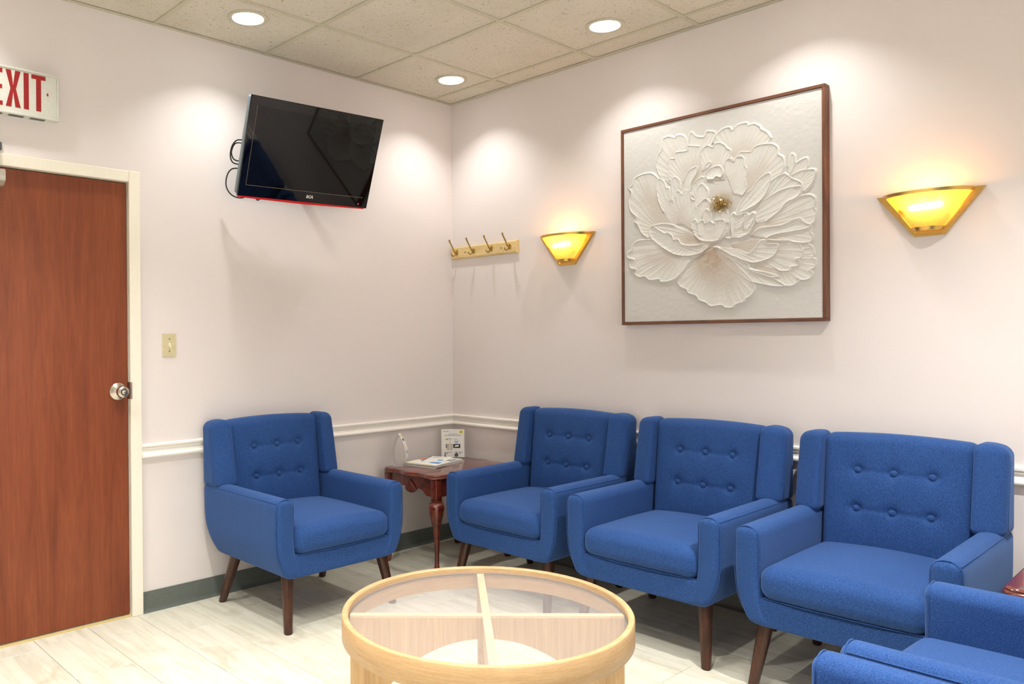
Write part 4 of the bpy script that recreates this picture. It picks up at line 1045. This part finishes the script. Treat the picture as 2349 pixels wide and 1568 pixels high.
for pi_, (rim_, base_) in enumerate(PETALS):
    R_ = np.array([(p.x, p.y) for p in catmull([(a/1000, c/1000, 0) for a, c in rim_], 4)])
    P_ = np.vstack([R_, np.array(base_)/1000.0])
    x0, z0 = P_.min(0)-0.03; x1, z1 = P_.max(0)+0.03
    i0, i1 = max(0,int((x0+half)/(2*half)*(N-1))), min(N,int((x1+half)/(2*half)*(N-1))+2)
    j0, j1 = max(0,int((z0+half)/(2*half)*(N-1))), min(N,int((z1+half)/(2*half)*(N-1))+2)
    sx, sz = X[j0:j1,i0:i1], Z[j0:j1,i0:i1]
    ins = np.zeros(sx.shape, bool); n = len(P_)
    for i in range(n):
        ax_, az_ = P_[i]; bx_, bz_ = P_[(i+1)%n]
        if az_ == bz_: continue
        c_ = ((az_ > sz) != (bz_ > sz)) & (sx < (bx_-ax_)*(sz-az_)/(bz_-az_)+ax_); ins ^= c_
    d = np.full(sx.shape, 9.0)
    for (ax_, az_), (bx_, bz_) in zip(R_, R_[1:]):
        L2 = (bx_-ax_)**2+(bz_-az_)**2+1e-12; t_ = np.clip(((sx-ax_)*(bx_-ax_)+(sz-az_)*(bz_-az_))/L2,0,1)
        d = np.minimum(d, np.hypot(sx-ax_-t_*(bx_-ax_), sz-az_-t_*(bz_-az_)))
    bc = np.array(base_).mean(0)/1000.0; 
    if len(base_) == 1: bc = P_.mean(0)*0.4 + np.array([BX,BZ])*0.6
    ang = np.arctan2(sz-bc[1], sx-bc[0]); rad_ = np.hypot(sx-bc[0], sz-bc[1])
    st = np.sin(ang*46+3*vnoise(sx+5,sz+5,10,pi_+10)+pi_)*0.5+0.5; st2 = np.sin(ang*97+5*vnoise(sx+5,sz+5,14,pi_+40))*0.5+0.5
    amp = np.clip(rad_/0.06,0,1)*np.exp(-(np.maximum(0,d-0.02)/0.075)**2)
    body = 0.0032 + 0.0016*(st**3)*amp + 0.0007*st2*amp + 0.0028*np.exp(-(d/0.022)**2)
    body += 0.0006*(vnoise(sx+3,sz+3,110,pi_+70)-0.5)
    H_ = hgt[j0:j1,i0:i1]; Tn = tint[j0:j1,i0:i1]; Wm = warm[j0:j1,i0:i1]
    H_[ins] = body[ins] + 0.15*H_[ins]
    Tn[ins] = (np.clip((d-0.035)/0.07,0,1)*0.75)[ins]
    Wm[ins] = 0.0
    wob = 0.8+0.4*vnoise(sx+7,sz+7,45,pi_+5)
    ridge = (0.0075*wob)*np.exp(-(d/0.0042)**2)
    H_[:] = np.maximum(H_, np.where(ins, H_+ridge*0.8, ridge*0.95))
db = np.hypot((X-BX)*0.80, (Z-BZ)*1.25 + 0.01)
stain = np.exp(-(db/0.105)**2)*np.clip(tint*2.0+0.15,0,1)*(0.55+0.7*vnoise(X+3,Z+3,38,91))
stain2 = np.exp(-(np.hypot(X+0.010,(Z+0.205))/0.075)**2)*0.9*np.clip(0.3+1.2*vnoise(X+3,Z+3,70,93),0,1)
stain3 = np.exp(-(((X-0.040)/0.050)**2+((Z-0.058)/0.042)**2))*0.85
stain = np.clip(np.maximum(np.maximum(stain, stain2), stain3),0,1)
white = np.array(s2l((216,214,208))); grey = np.array(s2l((196,188,177))); brown = np.array(s2l((160,128,94))); bgc = np.array(s2l((205,203,199)))
colr = bgc[None,None,:]*np.ones((N,N,1)); flower = (hgt > 0.0022)[...,None]
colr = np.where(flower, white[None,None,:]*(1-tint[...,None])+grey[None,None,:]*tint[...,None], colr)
colr = colr*(1-0.75*stain[...,None]) + brown[None,None,:]*0.75*stain[...,None]
# canvas with relief
nv = N*N; co = np.empty((nv,3), np.float32); co[:,0] = X.ravel(); co[:,1] = (-0.0415-0.62*hgt).ravel(); co[:,2] = Z.ravel()
idx = np.arange(nv).reshape(N,N)
quads = np.stack([idx[:-1,:-1],idx[:-1,1:],idx[1:,1:],idx[1:,:-1]],-1).reshape(-1,4)
me = bpy.data.meshes.new('canvas'); me.vertices.add(nv); me.vertices.foreach_set('co', co.ravel())
me.loops.add(quads.size); me.loops.foreach_set('vertex_index', quads.ravel().astype(np.int32))
me.polygons.add(len(quads)); me.polygons.foreach_set('loop_start', np.arange(0,quads.size,4,dtype=np.int32))
me.update(calc_edges=True)
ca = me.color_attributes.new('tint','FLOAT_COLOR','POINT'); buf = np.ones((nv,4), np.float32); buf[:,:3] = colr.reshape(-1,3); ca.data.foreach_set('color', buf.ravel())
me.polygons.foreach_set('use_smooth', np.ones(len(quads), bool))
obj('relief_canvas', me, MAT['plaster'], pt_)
b = B(); box(b, -half, half, -0.0385, -0.004, -half, half); obj('canvas_backing', b, MAT['paper'], pt_)
# gold flakes in the heart of the flower
b = B(); rg = random.Random(5)
for k in range(1000):
    a = rg.uniform(0, 2*PI); r_g = abs(rg.gauss(0,1)); gx_, gz_ = 0.036 + 0.040*r_g*math.cos(a), 0.052 + 0.032*r_g*math.sin(a)
    if gz_ > 0.125 or gz_ < 0.018 or gx_ < -0.012 or gx_ > 0.112: continue
    s = rg.uniform(0.0016,0.0042)*(1.0 if r_g < 1.5 else 0.6); y = -0.0470-rg.uniform(0,0.006)
    vs = [b.verts.new((gx_+rg.uniform(-s,s), y+rg.uniform(-s,s), gz_+rg.uniform(-s,s)*1.3)) for _ in range(4)]
    for f in ((0,1,2),(0,2,3),(0,3,1),(1,3,2)): b.faces.new([vs[i] for i in f])
obj('gold_flakes', b, MAT['gold'], pt_, kind='stuff')
